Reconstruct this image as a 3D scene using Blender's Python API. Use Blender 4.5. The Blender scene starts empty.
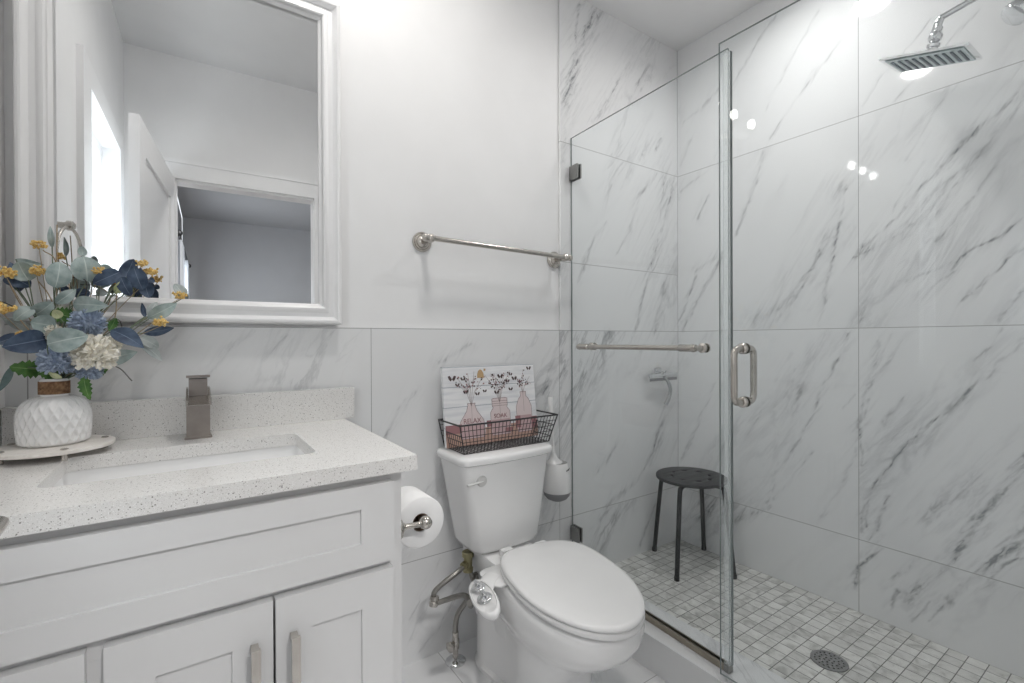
import bpy, bmesh, math, random
import numpy as np
from mathutils import Vector, Matrix, Euler
random.seed(7)
sc = bpy.context.scene
COL = sc.collection
PI = math.pi
# ------------------------------------------------------------------ camera, world, exposure
cam_d = bpy.data.cameras.new('camera'); cam = bpy.data.objects.new('camera', cam_d); COL.objects.link(cam)
cam_d.sensor_width = 36.0; cam_d.lens = 16.604; cam_d.clip_start = 0.02
R_ = Vector((0.825381, -0.564562, -0.003899)); U_ = Vector((0.005315, 0.000864, 0.999985)); F_ = Vector((0.564551, 0.825390, -0.003714))
cm = Matrix((R_, U_, -F_)).transposed().to_4x4(); cm.translation = Vector((-2.02975, -1.48927, 1.07931))
cam.matrix_world = cm
sc.camera = cam
sc.view_settings.view_transform = 'Standard'; sc.view_settings.look = 'None'
sc.view_settings.gamma = 1.0; sc.view_settings.use_curve_mapping = False
sc.view_settings.exposure = 0.17
w = bpy.data.worlds.new('daylight'); sc.world = w; w.use_nodes = True
w.node_tree.nodes['Background'].inputs[0].default_value = (0.93, 0.97, 1.0, 1)
w.node_tree.nodes['Background'].inputs[1].default_value = 1.2
sc.cycles.max_bounces = 10; sc.cycles.diffuse_bounces = 6; sc.cycles.glossy_bounces = 6
sc.cycles.transmission_bounces = 6; sc.cycles.transparent_max_bounces = 24
sc.cycles.caustics_reflective = False; sc.cycles.caustics_refractive = False
sc.cycles.use_denoising = True
sc.cycles.sample_clamp_indirect = 4.0

ZC = 2.67      # bathroom ceiling
ZS = 2.523     # lower shower ceiling
YR = -1.745    # wall with the entry door
XL = -2.365    # left wall
SF = 0.073     # shower floor level

# ------------------------------------------------------------------ lights of the room, plus an added fill in the far room
def area(name, loc, size, power, rot=(0, 0, 0), color=(1, 1, 1), size_y=None, shape='DISK', spread=180):
    d = bpy.data.lights.new(name, 'AREA'); d.shape = shape if size_y is None else 'RECTANGLE'
    d.size = size
    if size_y: d.size_y = size_y
    d.energy = power; d.color = color; d.spread = math.radians(spread)
    o = bpy.data.objects.new(name, d); COL.objects.link(o); o.location = loc; o.rotation_euler = rot
    return o
DL = [(-1.54, -0.53, ZC), (-0.40, -0.68, ZS)]
area('recessed_lamp_glow', (DL[0][0], DL[0][1], ZC - 0.012), 0.13, 5.6, color=(1, .97, .93), spread=160)
area('shower_lamp_glow', (DL[1][0], DL[1][1], ZS - 0.012), 0.13, 3.6, color=(1, .98, .96), spread=160)
area('window_daylight', (XL - 0.13, -1.14, 1.45), 0.62, 9.0, rot=(0, -PI / 2, 0), color=(.93, .97, 1.0), size_y=1.0)
area('far_room_daylight', (-2.34, -4.7, 1.45), 1.2, 14.0, rot=(0, -PI / 2, 0), color=(.9, .95, 1.0), size_y=1.0)
area('far_room_fill_light', (-1.55, -2.75, ZC - .095), 0.30, 34.0, color=(1, .98, .96))  # unseen fill light, added to brighten the bathroom through the doorway

# ------------------------------------------------------------------ materials
def mat(name, color=(.8, .8, .8), rough=.5, metal=0.0, spec=.5, coat=0.0):
    m = bpy.data.materials.new(name); m.use_nodes = True
    b = m.node_tree.nodes['Principled BSDF']
    b.inputs['Base Color'].default_value = (*color, 1); b.inputs['Roughness'].default_value = rough
    b.inputs['Metallic'].default_value = metal; b.inputs['Specular IOR Level'].default_value = spec
    b.inputs['Coat Weight'].default_value = coat
    return m
def N(m, t, **kw):
    n = m.node_tree.nodes.new(t)
    for k, v in kw.items():
        if k.startswith('i_'): n.inputs[int(k[2:])].default_value = v
        else: setattr(n, k, v)
    return n
def LK(m, a, b): m.node_tree.links.new(a, b)
def mathn(m, op, a, b=None, c=None, clamp=False):
    n = N(m, 'ShaderNodeMath', operation=op); n.use_clamp = clamp
    for i, v in enumerate((a, b, c)):
        if v is None: continue
        if isinstance(v, (int, float)): n.inputs[i].default_value = v
        else: LK(m, v, n.inputs[i])
    return n.outputs[0]
def ramp(m, src, stops):
    n = N(m, 'ShaderNodeValToRGB'); e = n.color_ramp.elements
    while len(e) < len(stops): e.new(.5)
    for i, (p, c) in enumerate(stops): e[i].position = p; e[i].color = (*c, 1) if len(c) == 3 else c
    LK(m, src, n.inputs[0]); return n.outputs[0]
def noise_color(m, scale, c0, c1, lo=.35, hi=.65, detail=4, bump=0.0, coords='Object', bscale=None):
    b = m.node_tree.nodes['Principled BSDF']; tc = N(m, 'ShaderNodeTexCoord')
    n = N(m, 'ShaderNodeTexNoise'); n.inputs['Scale'].default_value = scale; n.inputs['Detail'].default_value = detail
    LK(m, tc.outputs[coords], n.inputs['Vector'])
    LK(m, ramp(m, n.outputs[0], [(lo, c0), (hi, c1)]), b.inputs['Base Color'])
    if bump:
        bp = N(m, 'ShaderNodeBump'); bp.inputs['Strength'].default_value = bump; bp.inputs['Distance'].default_value = .002
        LK(m, n.outputs[0], bp.inputs['Height']); LK(m, bp.outputs[0], b.inputs['Normal'])
    return m
def painted(name, c, rough=.5):
    m = mat(name, c, rough)
    return noise_color(m, 6, tuple(x * .985 for x in c), tuple(min(1, x * 1.01) for x in c), bump=.02)
M = {}
M['wall_paint'] = painted('wall_paint', (.85, .85, .853), .55)
M['ceiling_paint'] = painted('ceiling_paint', (.78, .782, .785), .7)
M['trim_paint'] = painted('trim_paint', (.86, .86, .865), .3)
M['cabinet_paint'] = painted('cabinet_paint', (.72, .72, .722), .32)
M['grey_paint'] = painted('grey_paint', (.50, .51, .53), .7)
M['porcelain'] = painted('porcelain', (.84, .84, .84), .07)
M['plastic'] = painted('white_plastic', (.81, .81, .81), .25)
M['paper'] = noise_color(mat('paper', rough=.95), 30, (.87, .87, .87), (.90, .90, .90), bump=.05)
M['cardboard'] = painted('cardboard', (.20, .14, .10), .9)
def metal(name, c, rough):
    m = mat(name, c, rough, 1.0)
    return noise_color(m, 40, tuple(x * .9 for x in c), c, bump=.03)
M['nickel'] = metal('brushed_nickel', (.58, .55, .51), .24)
M['taupe'] = metal('brushed_nickel_taupe', (.40, .36, .33), .30)
M['chrome'] = metal('chrome', (.80, .81, .82), .07)
M['steel'] = metal('stainless_steel', (.50, .51, .52), .3)
M['bronze'] = metal('channel_metal', (.40, .36, .30), .35)
M['clamp'] = metal('clamp_metal', (.34, .34, .33), .35)
M['braid'] = metal('braided_steel', (.33, .32, .30), .4)
M['drain'] = metal('drain_metal', (.36, .36, .36), .4)
M['black'] = painted('black_lacquer', (.022, .023, .025), .45)
M['wire'] = painted('black_wire', (.03, .028, .03), .5)
M['dark'] = painted('dark_print_and_shade', (.05, .05, .05), .8)
M['greyplastic'] = painted('grey_plastic', (.30, .30, .31), .5)
M['aqua'] = painted('aqua_plastic', (.56, .66, .67), .25)
M['nozzle'] = painted('nozzle_rubber', (.10, .13, .16), .5)
M['caulk'] = painted('grey_caulk', (.45, .45, .46), .7)
M['cloth'] = painted('curtain_cloth', (.80, .82, .85), .9)
m = mat('mirror_silver', (.93, .94, .945), .0, 1.0); M['mirror'] = m
def emis(name, c, s):
    m = bpy.data.materials.new(name); m.use_nodes = True; nt = m.node_tree; nt.nodes.clear()
    e = nt.nodes.new('ShaderNodeEmission'); e.inputs[0].default_value = (*c, 1); e.inputs[1].default_value = s
    o = nt.nodes.new('ShaderNodeOutputMaterial'); nt.links.new(e.outputs[0], o.inputs[0]); return m
M['lamp'] = emis('lamp_lens', (1, .98, .95), 20.0)
M['bulb'] = emis('bulb_glow', (1, .97, .93), 22.0)
def glass(name, tint, edge=False):
    m = bpy.data.materials.new(name); m.use_nodes = True; nt = m.node_tree; nt.nodes.clear()
    t = nt.nodes.new('ShaderNodeBsdfTransparent'); t.inputs[0].default_value = (*tint, 1)
    g = nt.nodes.new('ShaderNodeBsdfGlossy'); g.inputs['Roughness'].default_value = 0.0; g.inputs[0].default_value = (1, 1, 1, 1)
    f = nt.nodes.new('ShaderNodeFresnel'); f.inputs[0].default_value = 1.45
    mx = nt.nodes.new('ShaderNodeMixShader'); o = nt.nodes.new('ShaderNodeOutputMaterial')
    geo = nt.nodes.new('ShaderNodeNewGeometry'); inv = nt.nodes.new('ShaderNodeMath'); inv.operation = 'SUBTRACT'; inv.inputs[0].default_value = 1.0
    mul = nt.nodes.new('ShaderNodeMath'); mul.operation = 'MULTIPLY'
    nt.links.new(geo.outputs['Backfacing'], inv.inputs[1]); nt.links.new(inv.outputs[0], mul.inputs[0]); nt.links.new(f.outputs[0], mul.inputs[1])
    nt.links.new(mul.outputs[0], mx.inputs[0]); nt.links.new(t.outputs[0], mx.inputs[1]); nt.links.new(g.outputs[0], mx.inputs[2]); nt.links.new(mx.outputs[0], o.inputs[0])
    return m
M['glass'] = glass('shower_glass', (.978, .990, .992))
M['window_glass'] = glass('window_glass', (.98, .99, .99))
M['glass_edge'] = mat('glass_edge', (.20, .23, .23), .15)
def seal_mat():
    m = bpy.data.materials.new('clear_seal'); m.use_nodes = True; nt = m.node_tree; b = nt.nodes['Principled BSDF']
    b.inputs['Base Color'].default_value = (.86, .90, .90, 1); b.inputs['Roughness'].default_value = .15; b.inputs['Alpha'].default_value = .22
    return m
M['seal'] = seal_mat()

# marble: the "vein" attribute carries the big veins, the nodes add the fine ones and the joints
def marble(name, base=(.79, .795, .80), dark=(.27, .28, .295), tile=None, uaxis='X', rough=.045, joint=.0012, fine=1.0, attr=True, off=(0, 0), extra=None):
    m = mat(name, base, rough, spec=.5); b = m.node_tree.nodes['Principled BSDF']
    tc = N(m, 'ShaderNodeTexCoord'); sp = N(m, 'ShaderNodeSeparateXYZ'); LK(m, tc.outputs['Object'], sp.inputs[0])
    if uaxis == 'X': u, v = sp.outputs[0], sp.outputs[2]
    elif uaxis == 'Y': u, v = mathn(m, 'MULTIPLY', sp.outputs[1], -1.0), sp.outputs[2]
    else: u, v = sp.outputs[0], sp.outputs[1]
    tu = tv = None
    jm = None
    if tile:
        tu = mathn(m, 'DIVIDE', mathn(m, 'ADD', u, off[0]), tile[0]); tv = mathn(m, 'DIVIDE', mathn(m, 'ADD', v, off[1]), tile[1])
        fu = mathn(m, 'ABSOLUTE', mathn(m, 'SUBTRACT', mathn(m, 'FRACT', tu), .5)); fv = mathn(m, 'ABSOLUTE', mathn(m, 'SUBTRACT', mathn(m, 'FRACT', tv), .5))
        ju = mathn(m, 'GREATER_THAN', fu, .5 - joint / tile[0]); jv = mathn(m, 'GREATER_THAN', fv, .5 - joint / tile[1])
        jm = mathn(m, 'MAXIMUM', ju, jv)
        if extra: jm = mathn(m, 'MAXIMUM', jm, mathn(m, 'LESS_THAN', mathn(m, 'ABSOLUTE', mathn(m, 'SUBTRACT', v, extra)), joint))
        cmb = N(m, 'ShaderNodeCombineXYZ'); LK(m, mathn(m, 'FLOOR', tu), cmb.inputs[0]); LK(m, mathn(m, 'FLOOR', tv), cmb.inputs[1])
        wn = N(m, 'ShaderNodeTexWhiteNoise', noise_dimensions='3D'); LK(m, cmb.outputs[0], wn.inputs[0])
    # rotate to the vein direction and stretch along it
    ang = math.radians(57)
    a = mathn(m, 'ADD', mathn(m, 'MULTIPLY', u, math.cos(ang)), mathn(m, 'MULTIPLY', v, math.sin(ang)))
    c = mathn(m, 'SUBTRACT', mathn(m, 'MULTIPLY', v, math.cos(ang)), mathn(m, 'MULTIPLY', u, math.sin(ang)))
    cv = N(m, 'ShaderNodeCombineXYZ'); LK(m, mathn(m, 'MULTIPLY', a, .26), cv.inputs[0]); LK(m, c, cv.inputs[1])
    if tile: LK(m, mathn(m, 'MULTIPLY', wn.outputs[0], 7.0), cv.inputs[2])
    def ridged(scale, w, detail, dist):
        n = N(m, 'ShaderNodeTexNoise'); n.inputs['Scale'].default_value = scale; n.inputs['Detail'].default_value = detail
        n.inputs['Distortion'].default_value = dist; n.inputs['Roughness'].default_value = .6
        LK(m, cv.outputs[0], n.inputs['Vector'])
        d = mathn(m, 'ABSOLUTE', mathn(m, 'SUBTRACT', n.outputs[0], .5))
        return mathn(m, 'SUBTRACT', 1.0, mathn(m, 'DIVIDE', d, w), clamp=True)
    r1 = ridged(5.5, .035, 6, .6); r2 = ridged(13, .03, 5, .4)
    n3 = N(m, 'ShaderNodeTexNoise'); n3.inputs['Scale'].default_value = 3.2; n3.inputs['Detail'].default_value = 3; LK(m, cv.outputs[0], n3.inputs['Vector'])
    gate = mathn(m, 'MULTIPLY', mathn(m, 'SUBTRACT', n3.outputs[0], .5), 5.0, clamp=True)
    cloud = mathn(m, 'MULTIPLY', gate, .10)
    fv_ = mathn(m, 'ADD', mathn(m, 'MULTIPLY', mathn(m, 'MULTIPLY', r1, gate), .60 * fine), mathn(m, 'MULTIPLY', mathn(m, 'MULTIPLY', r2, gate), .36 * fine))
    tot = mathn(m, 'ADD', fv_, cloud)
    if attr:
        at = N(m, 'ShaderNodeAttribute', attribute_name='vein')
        # streaky break-up along the vein
        n4 = N(m, 'ShaderNodeTexNoise'); n4.inputs['Scale'].default_value = 38; n4.inputs['Detail'].default_value = 4; LK(m, cv.outputs[0], n4.inputs['Vector'])
        def rid(src, w): return mathn(m, 'SUBTRACT', 1.0, mathn(m, 'DIVIDE', mathn(m, 'ABSOLUTE', mathn(m, 'SUBTRACT', src, .5)), w), clamp=True)
        n5 = N(m, 'ShaderNodeTexNoise'); n5.inputs['Scale'].default_value = 70; n5.inputs['Detail'].default_value = 5; n5.inputs['Distortion'].default_value = .5; LK(m, cv.outputs[0], n5.inputs['Vector'])
        k = mathn(m, 'ADD', .40, mathn(m, 'ADD', mathn(m, 'MULTIPLY', rid(n4.outputs[0], .07), .65), mathn(m, 'MULTIPLY', rid(n5.outputs[0], .08), .6)))
        tot = mathn(m, 'ADD', tot, mathn(m, 'MULTIPLY', at.outputs['Fac'], k))
    tot = mathn(m, 'MINIMUM', tot, 1.0)
    mx = N(m, 'ShaderNodeMix', data_type='RGBA'); mx.inputs[6].default_value = (*base, 1); mx.inputs[7].default_value = (*dark, 1)
    LK(m, tot, mx.inputs[0]); outc = mx.outputs[2]
    if tile:
        m2 = N(m, 'ShaderNodeMix', data_type='RGBA'); m2.inputs[7].default_value = (.40, .40, .40, 1)
        LK(m, jm, m2.inputs[0]); LK(m, outc, m2.inputs[6]); outc = m2.outputs[2]
    LK(m, outc, b.inputs['Base Color'])
    return m
TH_ = 0.7764
M['marble_x'] = marble('marble_back', tile=(TH_, .7768), uaxis='X', off=(0, -.3403 + .7768 * 2), fine=.75)
M['marble_x2'] = marble('marble_shower_back', tile=(TH_, .7768), uaxis='X', off=(0, -.3403 + .7768 * 2), fine=.75, extra=1.400)
M['marble_y'] = marble('marble_side', tile=(TH_, .7768), uaxis='Y', off=(0, -.3403 + .7768 * 2), fine=.6)
M['marble_plain'] = marble('marble_curb', uaxis='Z', attr=False, base=(.74, .745, .75))
M['marble_floor'] = marble('marble_floor', tile=(.54, .9), uaxis='Z', attr=False, off=(1.325 + .54 * 4, 5.0), base=(.76, .765, .775), rough=.14)
M['marble_soap'] = marble('marble_tray', uaxis='Z', attr=False, base=(.80, .77, .73), dark=(.6, .56, .52), rough=.3)
def mosaic():
    m = mat('mosaic', rough=.3); b = m.node_tree.nodes['Principled BSDF']
    tc = N(m, 'ShaderNodeTexCoord'); sp = N(m, 'ShaderNodeSeparateXYZ'); LK(m, tc.outputs['Object'], sp.inputs[0])
    P = .0468
    tu = mathn(m, 'DIVIDE', sp.outputs[0], P); tv = mathn(m, 'DIVIDE', mathn(m, 'ADD', sp.outputs[1], .0435), P)
    fu = mathn(m, 'ABSOLUTE', mathn(m, 'SUBTRACT', mathn(m, 'FRACT', tu), .5)); fv = mathn(m, 'ABSOLUTE', mathn(m, 'SUBTRACT', mathn(m, 'FRACT', tv), .5))
    jm = mathn(m, 'GREATER_THAN', mathn(m, 'MAXIMUM', fu, fv), .474)
    cmb = N(m, 'ShaderNodeCombineXYZ'); LK(m, mathn(m, 'FLOOR', tu), cmb.inputs[0]); LK(m, mathn(m, 'FLOOR', tv), cmb.inputs[1])
    wn = N(m, 'ShaderNodeTexWhiteNoise', noise_dimensions='3D'); LK(m, cmb.outputs[0], wn.inputs[0])
    off = N(m, 'ShaderNodeVectorMath', operation='MULTIPLY_ADD'); LK(m, wn.outputs[1], off.inputs[0]); off.inputs[1].default_value = (.5, .5, .5)
    LK(m, tc.outputs['Object'], off.inputs[2])
    n = N(m, 'ShaderNodeTexNoise'); n.inputs['Scale'].default_value = 22; n.inputs['Detail'].default_value = 5; n.inputs['Distortion'].default_value = .8
    LK(m, off.outputs[0], n.inputs['Vector'])
    base = ramp(m, n.outputs[0], [(.30, (.42, .42, .40)), (.48, (.66, .655, .63)), (.7, (.76, .755, .735))])
    tone = mathn(m, 'ADD', .88, mathn(m, 'MULTIPLY', wn.outputs[0], .18))
    vm = N(m, 'ShaderNodeVectorMath', operation='SCALE'); LK(m, base, vm.inputs[0]); LK(m, tone, vm.inputs[3])
    mx = N(m, 'ShaderNodeMix', data_type='RGBA'); mx.inputs[7].default_value = (.13, .13, .125, 1)
    LK(m, jm, mx.inputs[0]); LK(m, vm.outputs[0], mx.inputs[6]); LK(m, mx.outputs[2], b.inputs['Base Color'])
    bp = N(m, 'ShaderNodeBump'); bp.inputs['Strength'].default_value = .5; bp.inputs['Distance'].default_value = .002; bp.invert = True
    LK(m, jm, bp.inputs['Height']); LK(m, bp.outputs[0], b.inputs['Normal'])
    return m
M['mosaic'] = mosaic()
def quartz():
    m = mat('speckled_quartz', rough=.18); b = m.node_tree.nodes['Principled BSDF']; tc = N(m, 'ShaderNodeTexCoord')
    def spots(scale, thr, col, prev):
        v = N(m, 'ShaderNodeTexVoronoi'); v.inputs['Scale'].default_value = scale; LK(m, tc.outputs['Object'], v.inputs['Vector'])
        sepc = N(m, 'ShaderNodeSeparateColor'); LK(m, v.outputs['Color'], sepc.inputs[0])
        a = mathn(m, 'MULTIPLY', mathn(m, 'LESS_THAN', v.outputs['Distance'], .36), mathn(m, 'LESS_THAN', sepc.outputs[0], thr))
        mx = N(m, 'ShaderNodeMix', data_type='RGBA'); mx.inputs[7].default_value = (*col, 1); LK(m, a, mx.inputs[0])
        if isinstance(prev, tuple): mx.inputs[6].default_value = (*prev, 1)
        else: LK(m, prev, mx.inputs[6])
        return mx.outputs[2]
    c = spots(640, .40, (.62, .605, .585), (.76, .75, .735))
    c = spots(520, .25, (.88, .88, .87), c)
    c = spots(430, .16, (.42, .405, .39), c)
    c = spots(300, .06, (.27, .26, .25), c)
    LK(m, c, b.inputs['Base Color']); return m
M['quartz'] = quartz()

# ------------------------------------------------------------------ mesh helpers
def chain(p):
    v = Vector()
    while p is not None: v += p.location; p = p.parent
    return v
def solo(o):      # put the origin of a one-mesh thing at its base
    c = [Vector(b) for b in o.bound_box]; b = Vector(((c[0].x + c[6].x) / 2, (c[0].y + c[6].y) / 2, min(q.z for q in c)))
    o.data.transform(Matrix.Translation(-b)); o.location = b
    return o
def link(name, bm, m, parent=None, smooth=False, bevel=0, seg=2, autosmooth=35):
    me = bpy.data.meshes.new(name)
    if bevel:
        es = [e for e in bm.edges if len(e.link_faces) == 2 and e.calc_face_angle(0) > math.radians(40)]
        bmesh.ops.bevel(bm, geom=es, offset=bevel, segments=seg, profile=.6, affect='EDGES', clamp_overlap=True)
    bmesh.ops.recalc_face_normals(bm, faces=bm.faces)
    if parent is not None: bmesh.ops.translate(bm, vec=-chain(parent), verts=bm.verts)
    bm.to_mesh(me); bm.free()
    ms = m if isinstance(m, (list, tuple)) else [m]
    for x in ms: me.materials.append(x)
    if smooth or bevel:
        me.polygons.foreach_set('use_smooth', [True] * len(me.polygons))
        try: me.set_sharp_from_angle(angle=math.radians(autosmooth))
        except Exception: pass
    o = bpy.data.objects.new(name, me); COL.objects.link(o)
    if parent is not None: o.parent = parent
    return o
def thing(name, label, cat, loc=(0, 0, 0), group=None):
    o = bpy.data.objects.new(name, None); COL.objects.link(o); o.location = loc; o.empty_display_size = .02
    return tag(o, label, cat, group)
def tag(o, label, cat, group=None):
    o['label'] = label; o['category'] = cat
    if group: o['group'] = group
    return o
def struct(o, label=None):
    o['kind'] = 'structure'
    if label: o['label'] = label
    return o
def bx(bm, lo, hi, mat_i=0):
    x0, y0, z0 = lo; x1, y1, z1 = hi
    v = [bm.verts.new(p) for p in ((x0, y0, z0), (x1, y0, z0), (x1, y1, z0), (x0, y1, z0), (x0, y0, z1), (x1, y0, z1), (x1, y1, z1), (x0, y1, z1))]
    for f in ((0, 3, 2, 1), (4, 5, 6, 7), (0, 1, 5, 4), (1, 2, 6, 5), (2, 3, 7, 6), (3, 0, 4, 7)):
        bm.faces.new([v[i] for i in f]).material_index = mat_i
    return v
def box(name, lo, hi, m, parent=None, bevel=0, seg=2):
    bm = bmesh.new(); bx(bm, lo, hi)
    return link(name, bm, m, parent, bevel=bevel, seg=seg)
def frames(pts):
    out = []; n = len(pts); t0 = (pts[1] - pts[0]).normalized()
    up = Vector((0, 0, 1)) if abs(t0.z) < .9 else Vector((1, 0, 0))
    a = t0.cross(up).normalized()
    for i in range(n):
        t = (pts[min(i + 1, n - 1)] - pts[max(i - 1, 0)])
        t = t.normalized() if t.length > 1e-9 else t0
        a = (a - t * a.dot(t)).normalized(); out.append((a, t.cross(a).normalized()))
    return out
def tube(bm, pts, r, n=12, cap=True, closed=False, mat_i=0, flat=1.0):
    pts = [Vector(p) for p in pts]; fr = frames(pts); rings = []
    for i, p in enumerate(pts):
        rr = r[i] if isinstance(r, (list, tuple)) else r
        a, b = fr[i]
        rings.append([bm.verts.new(p + (a * math.cos(2 * PI * k / n) + b * math.sin(2 * PI * k / n) * flat) * rr) for k in range(n)])
    m = len(rings)
    for i in range(m if closed else m - 1):
        A, B = rings[i], rings[(i + 1) % m]
        for k in range(n): bm.faces.new((A[k], A[(k + 1) % n], B[(k + 1) % n], B[k])).material_index = mat_i
    if cap and not closed:
        bm.faces.new(rings[0][::-1]).material_index = mat_i; bm.faces.new(rings[-1]).material_index = mat_i
def spline(pts, n=8):
    P = [Vector(p) for p in pts]; P = [P[0] * 2 - P[1]] + P + [P[-1] * 2 - P[-2]]; out = []
    for i in range(1, len(P) - 2):
        for k in range(n):
            t = k / n; a, b, c, d = P[i - 1], P[i], P[i + 1], P[i + 2]
            out.append(.5 * ((2 * b) + (c - a) * t + (2 * a - 5 * b + 4 * c - d) * t * t + (3 * b - a - 3 * c + d) * t ** 3))
    out.append(P[-2]); return out
def lathe(bm, prof, axis_o, axis=(0, 0, 1), n=32, mat_i=0, cap=True, mod=None):
    ax = Vector(axis).normalized(); up = Vector((1, 0, 0)) if abs(ax.x) < .9 else Vector((0, 0, 1))
    a = (up - ax * up.dot(ax)).normalized(); b = ax.cross(a); o = Vector(axis_o); rings = []
    for j, (r, h) in enumerate(prof):
        ring = []
        for k in range(n):
            th = 2 * PI * k / n; rr = r * (mod(j, th, h) if mod else 1)
            ring.append(bm.verts.new(o + ax * h + (a * math.cos(th) + b * math.sin(th)) * rr))
        rings.append(ring)
    for A, B in zip(rings, rings[1:]):
        for k in range(n): bm.faces.new((A[k], A[(k + 1) % n], B[(k + 1) % n], B[k])).material_index = mat_i
    if cap:
        if prof[0][0] > 1e-5: bm.faces.new(rings[0][::-1]).material_index = mat_i
        if prof[-1][0] > 1e-5: bm.faces.new(rings[-1]).material_index = mat_i
def loft(bm, rings, cap0=True, cap1=True, mat_i=0):
    R = [[bm.verts.new(p) for p in r] for r in rings]; n = len(R[0])
    for A, B in zip(R, R[1:]):
        for k in range(n): bm.faces.new((A[k], A[(k + 1) % n], B[(k + 1) % n], B[k])).material_index = mat_i
    if cap0: bm.faces.new(R[0][::-1]).material_index = mat_i
    if cap1: bm.faces.new(R[-1]).material_index = mat_i
    return R
def rrect(cx, cy, hx, hy, r, z, n=6, sx=None):
    out = []
    for (qx, qy, a0) in ((1, 1, 0), (-1, 1, 90), (-1, -1, 180), (1, -1, 270)):
        for k in range(n + 1):
            a = math.radians(a0 + 90 * k / n)
            out.append(Vector((cx + qx * (hx - r) + r * math.cos(a), cy + qy * (hy - r) + r * math.sin(a), z)))
    return out
LEAVES=[
 ((-2.333, -0.07, 1.254),(-2.29, -0.06, 1.247),0.0135,'S',0),
 ((-2.324, -0.08, 1.184),(-2.34, -0.07, 1.247),0.0292,'N',0),
 ((-2.344, -0.085, 1.216),(-2.305, -0.09, 1.195),0.0382,'N',0),
 ((-2.307, -0.095, 1.207),(-2.322, -0.1, 1.245),0.0382,'S',0),
 ((-2.266, -0.1, 1.194),(-2.26, -0.09, 1.252),0.0427,'S',1),
 ((-2.277, -0.06, 1.285),(-2.28, -0.06, 1.333),0.0112,'S',1),
 ((-2.266, -0.07, 1.203),(-2.247, -0.07, 1.189),0.0158,'N',1),
 ((-2.266, -0.1, 1.16),(-2.234, -0.09, 1.195),0.0247,'S',1),
 ((-2.217, -0.08, 1.212),(-2.224, -0.075, 1.27),0.0562,'S',2),
 ((-2.225, -0.07, 1.271),(-2.227, -0.07, 1.293),0.0158,'S',2),
 ((-2.239, -0.08, 1.18),(-2.213, -0.075, 1.191),0.0247,'N',2),
 ((-2.235, -0.12, 1.16),(-2.173, -0.15, 1.156),0.036,'S',2),
 ((-2.262, -0.12, 1.112),(-2.296, -0.14, 1.119),0.0405,'S',3),
 ((-2.3, -0.1, 1.133),(-2.268, -0.11, 1.163),0.0337,'S',3),
 ((-2.298, -0.11, 1.15),(-2.324, -0.12, 1.122),0.027,'S',3),
 ((-2.305, -0.1, 1.104),(-2.341, -0.12, 1.127),0.0225,'G',3),
 ((-2.262, -0.1, 1.087),(-2.299, -0.1, 1.078),0.036,'G',3),
 ((-2.276, -0.12, 1.085),(-2.33, -0.17, 1.069),0.0472,'N',4),
 ((-2.314, -0.13, 1.095),(-2.346, -0.15, 1.075),0.0202,'N',4),
 ((-2.265, -0.18, 1.074),(-2.202, -0.185, 1.091),0.0495,'S',5),
 ((-2.172, -0.13, 1.104),(-2.113, -0.15, 1.064),0.0382,'N',6),
 ((-2.185, -0.13, 1.032),(-2.127, -0.12, 1.055),0.0337,'S',6),
 ((-2.125, -0.1, 1.087),(-2.089, -0.09, 1.063),0.027,'G',7),
 ((-2.122, -0.1, 1.073),(-2.083, -0.09, 1.032),0.0225,'G',7),
 ((-2.118, -0.1, 1.098),(-2.059, -0.1, 1.111),0.0225,'N',7),
 ((-2.11, -0.1, 1.133),(-2.053, -0.09, 1.171),0.0315,'S',7),
 ((-2.109, -0.09, 1.138),(-2.092, -0.08, 1.173),0.0202,'G',7),
 ((-2.115, -0.08, 1.136),(-2.121, -0.075, 1.17),0.0112,'N',7),
 ((-2.039, -0.075, 1.185),(-2.059, -0.07, 1.219),0.027,'G',7),
 ((-2.159, -0.09, 1.238),(-2.205, -0.1, 1.207),0.0337,'N',8),
 ((-2.152, -0.09, 1.218),(-2.135, -0.08, 1.271),0.0337,'N',8),
 ((-2.157, -0.1, 1.226),(-2.139, -0.1, 1.183),0.027,'N',8),
 ((-2.133, -0.1, 1.248),(-2.118, -0.09, 1.199),0.0382,'N',8),
 ((-2.115, -0.08, 1.219),(-2.107, -0.08, 1.182),0.0292,'N',8),
 ((-2.195, -0.08, 1.25),(-2.171, -0.08, 1.236),0.018,'S',8),
 ((-2.167, -0.1, 1.186),(-2.153, -0.1, 1.219),0.0158,'O',8),
 ((-2.201, -0.09, 1.194),(-2.182, -0.09, 1.186),0.018,'G',8),
 ((-2.109, -0.08, 1.226),(-2.096, -0.08, 1.22),0.0135,'N',8),
 ((-2.282, -0.11, 1.021),(-2.327, -0.14, 1.029),0.0315,'V',9),
 ((-2.325, -0.13, 1.03),(-2.342, -0.14, 0.98),0.0135,'D',9),
 ((-2.254, -0.13, 1.005),(-2.286, -0.14, 1.017),0.0202,'V',9),
 ((-2.232, -0.11, 1.13),(-2.273, -0.11, 1.14),0.0292,'V',10),
 ((-2.255, -0.12, 1.129),(-2.265, -0.12, 1.146),0.018,'O',10),
 ((-2.214, -0.15, 1.006),(-2.203, -0.16, 0.955),0.0202,'V',9),
 ((-2.204, -0.13, 1.004),(-2.177, -0.13, 1.018),0.0135,'V',9),
 ((-2.163, -0.13, 1.131),(-2.175, -0.13, 1.102),0.0158,'V',10),
 ((-2.248, -0.15, 1.003),(-2.269, -0.15, 1.017),0.0112,'O',9),
]
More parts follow.
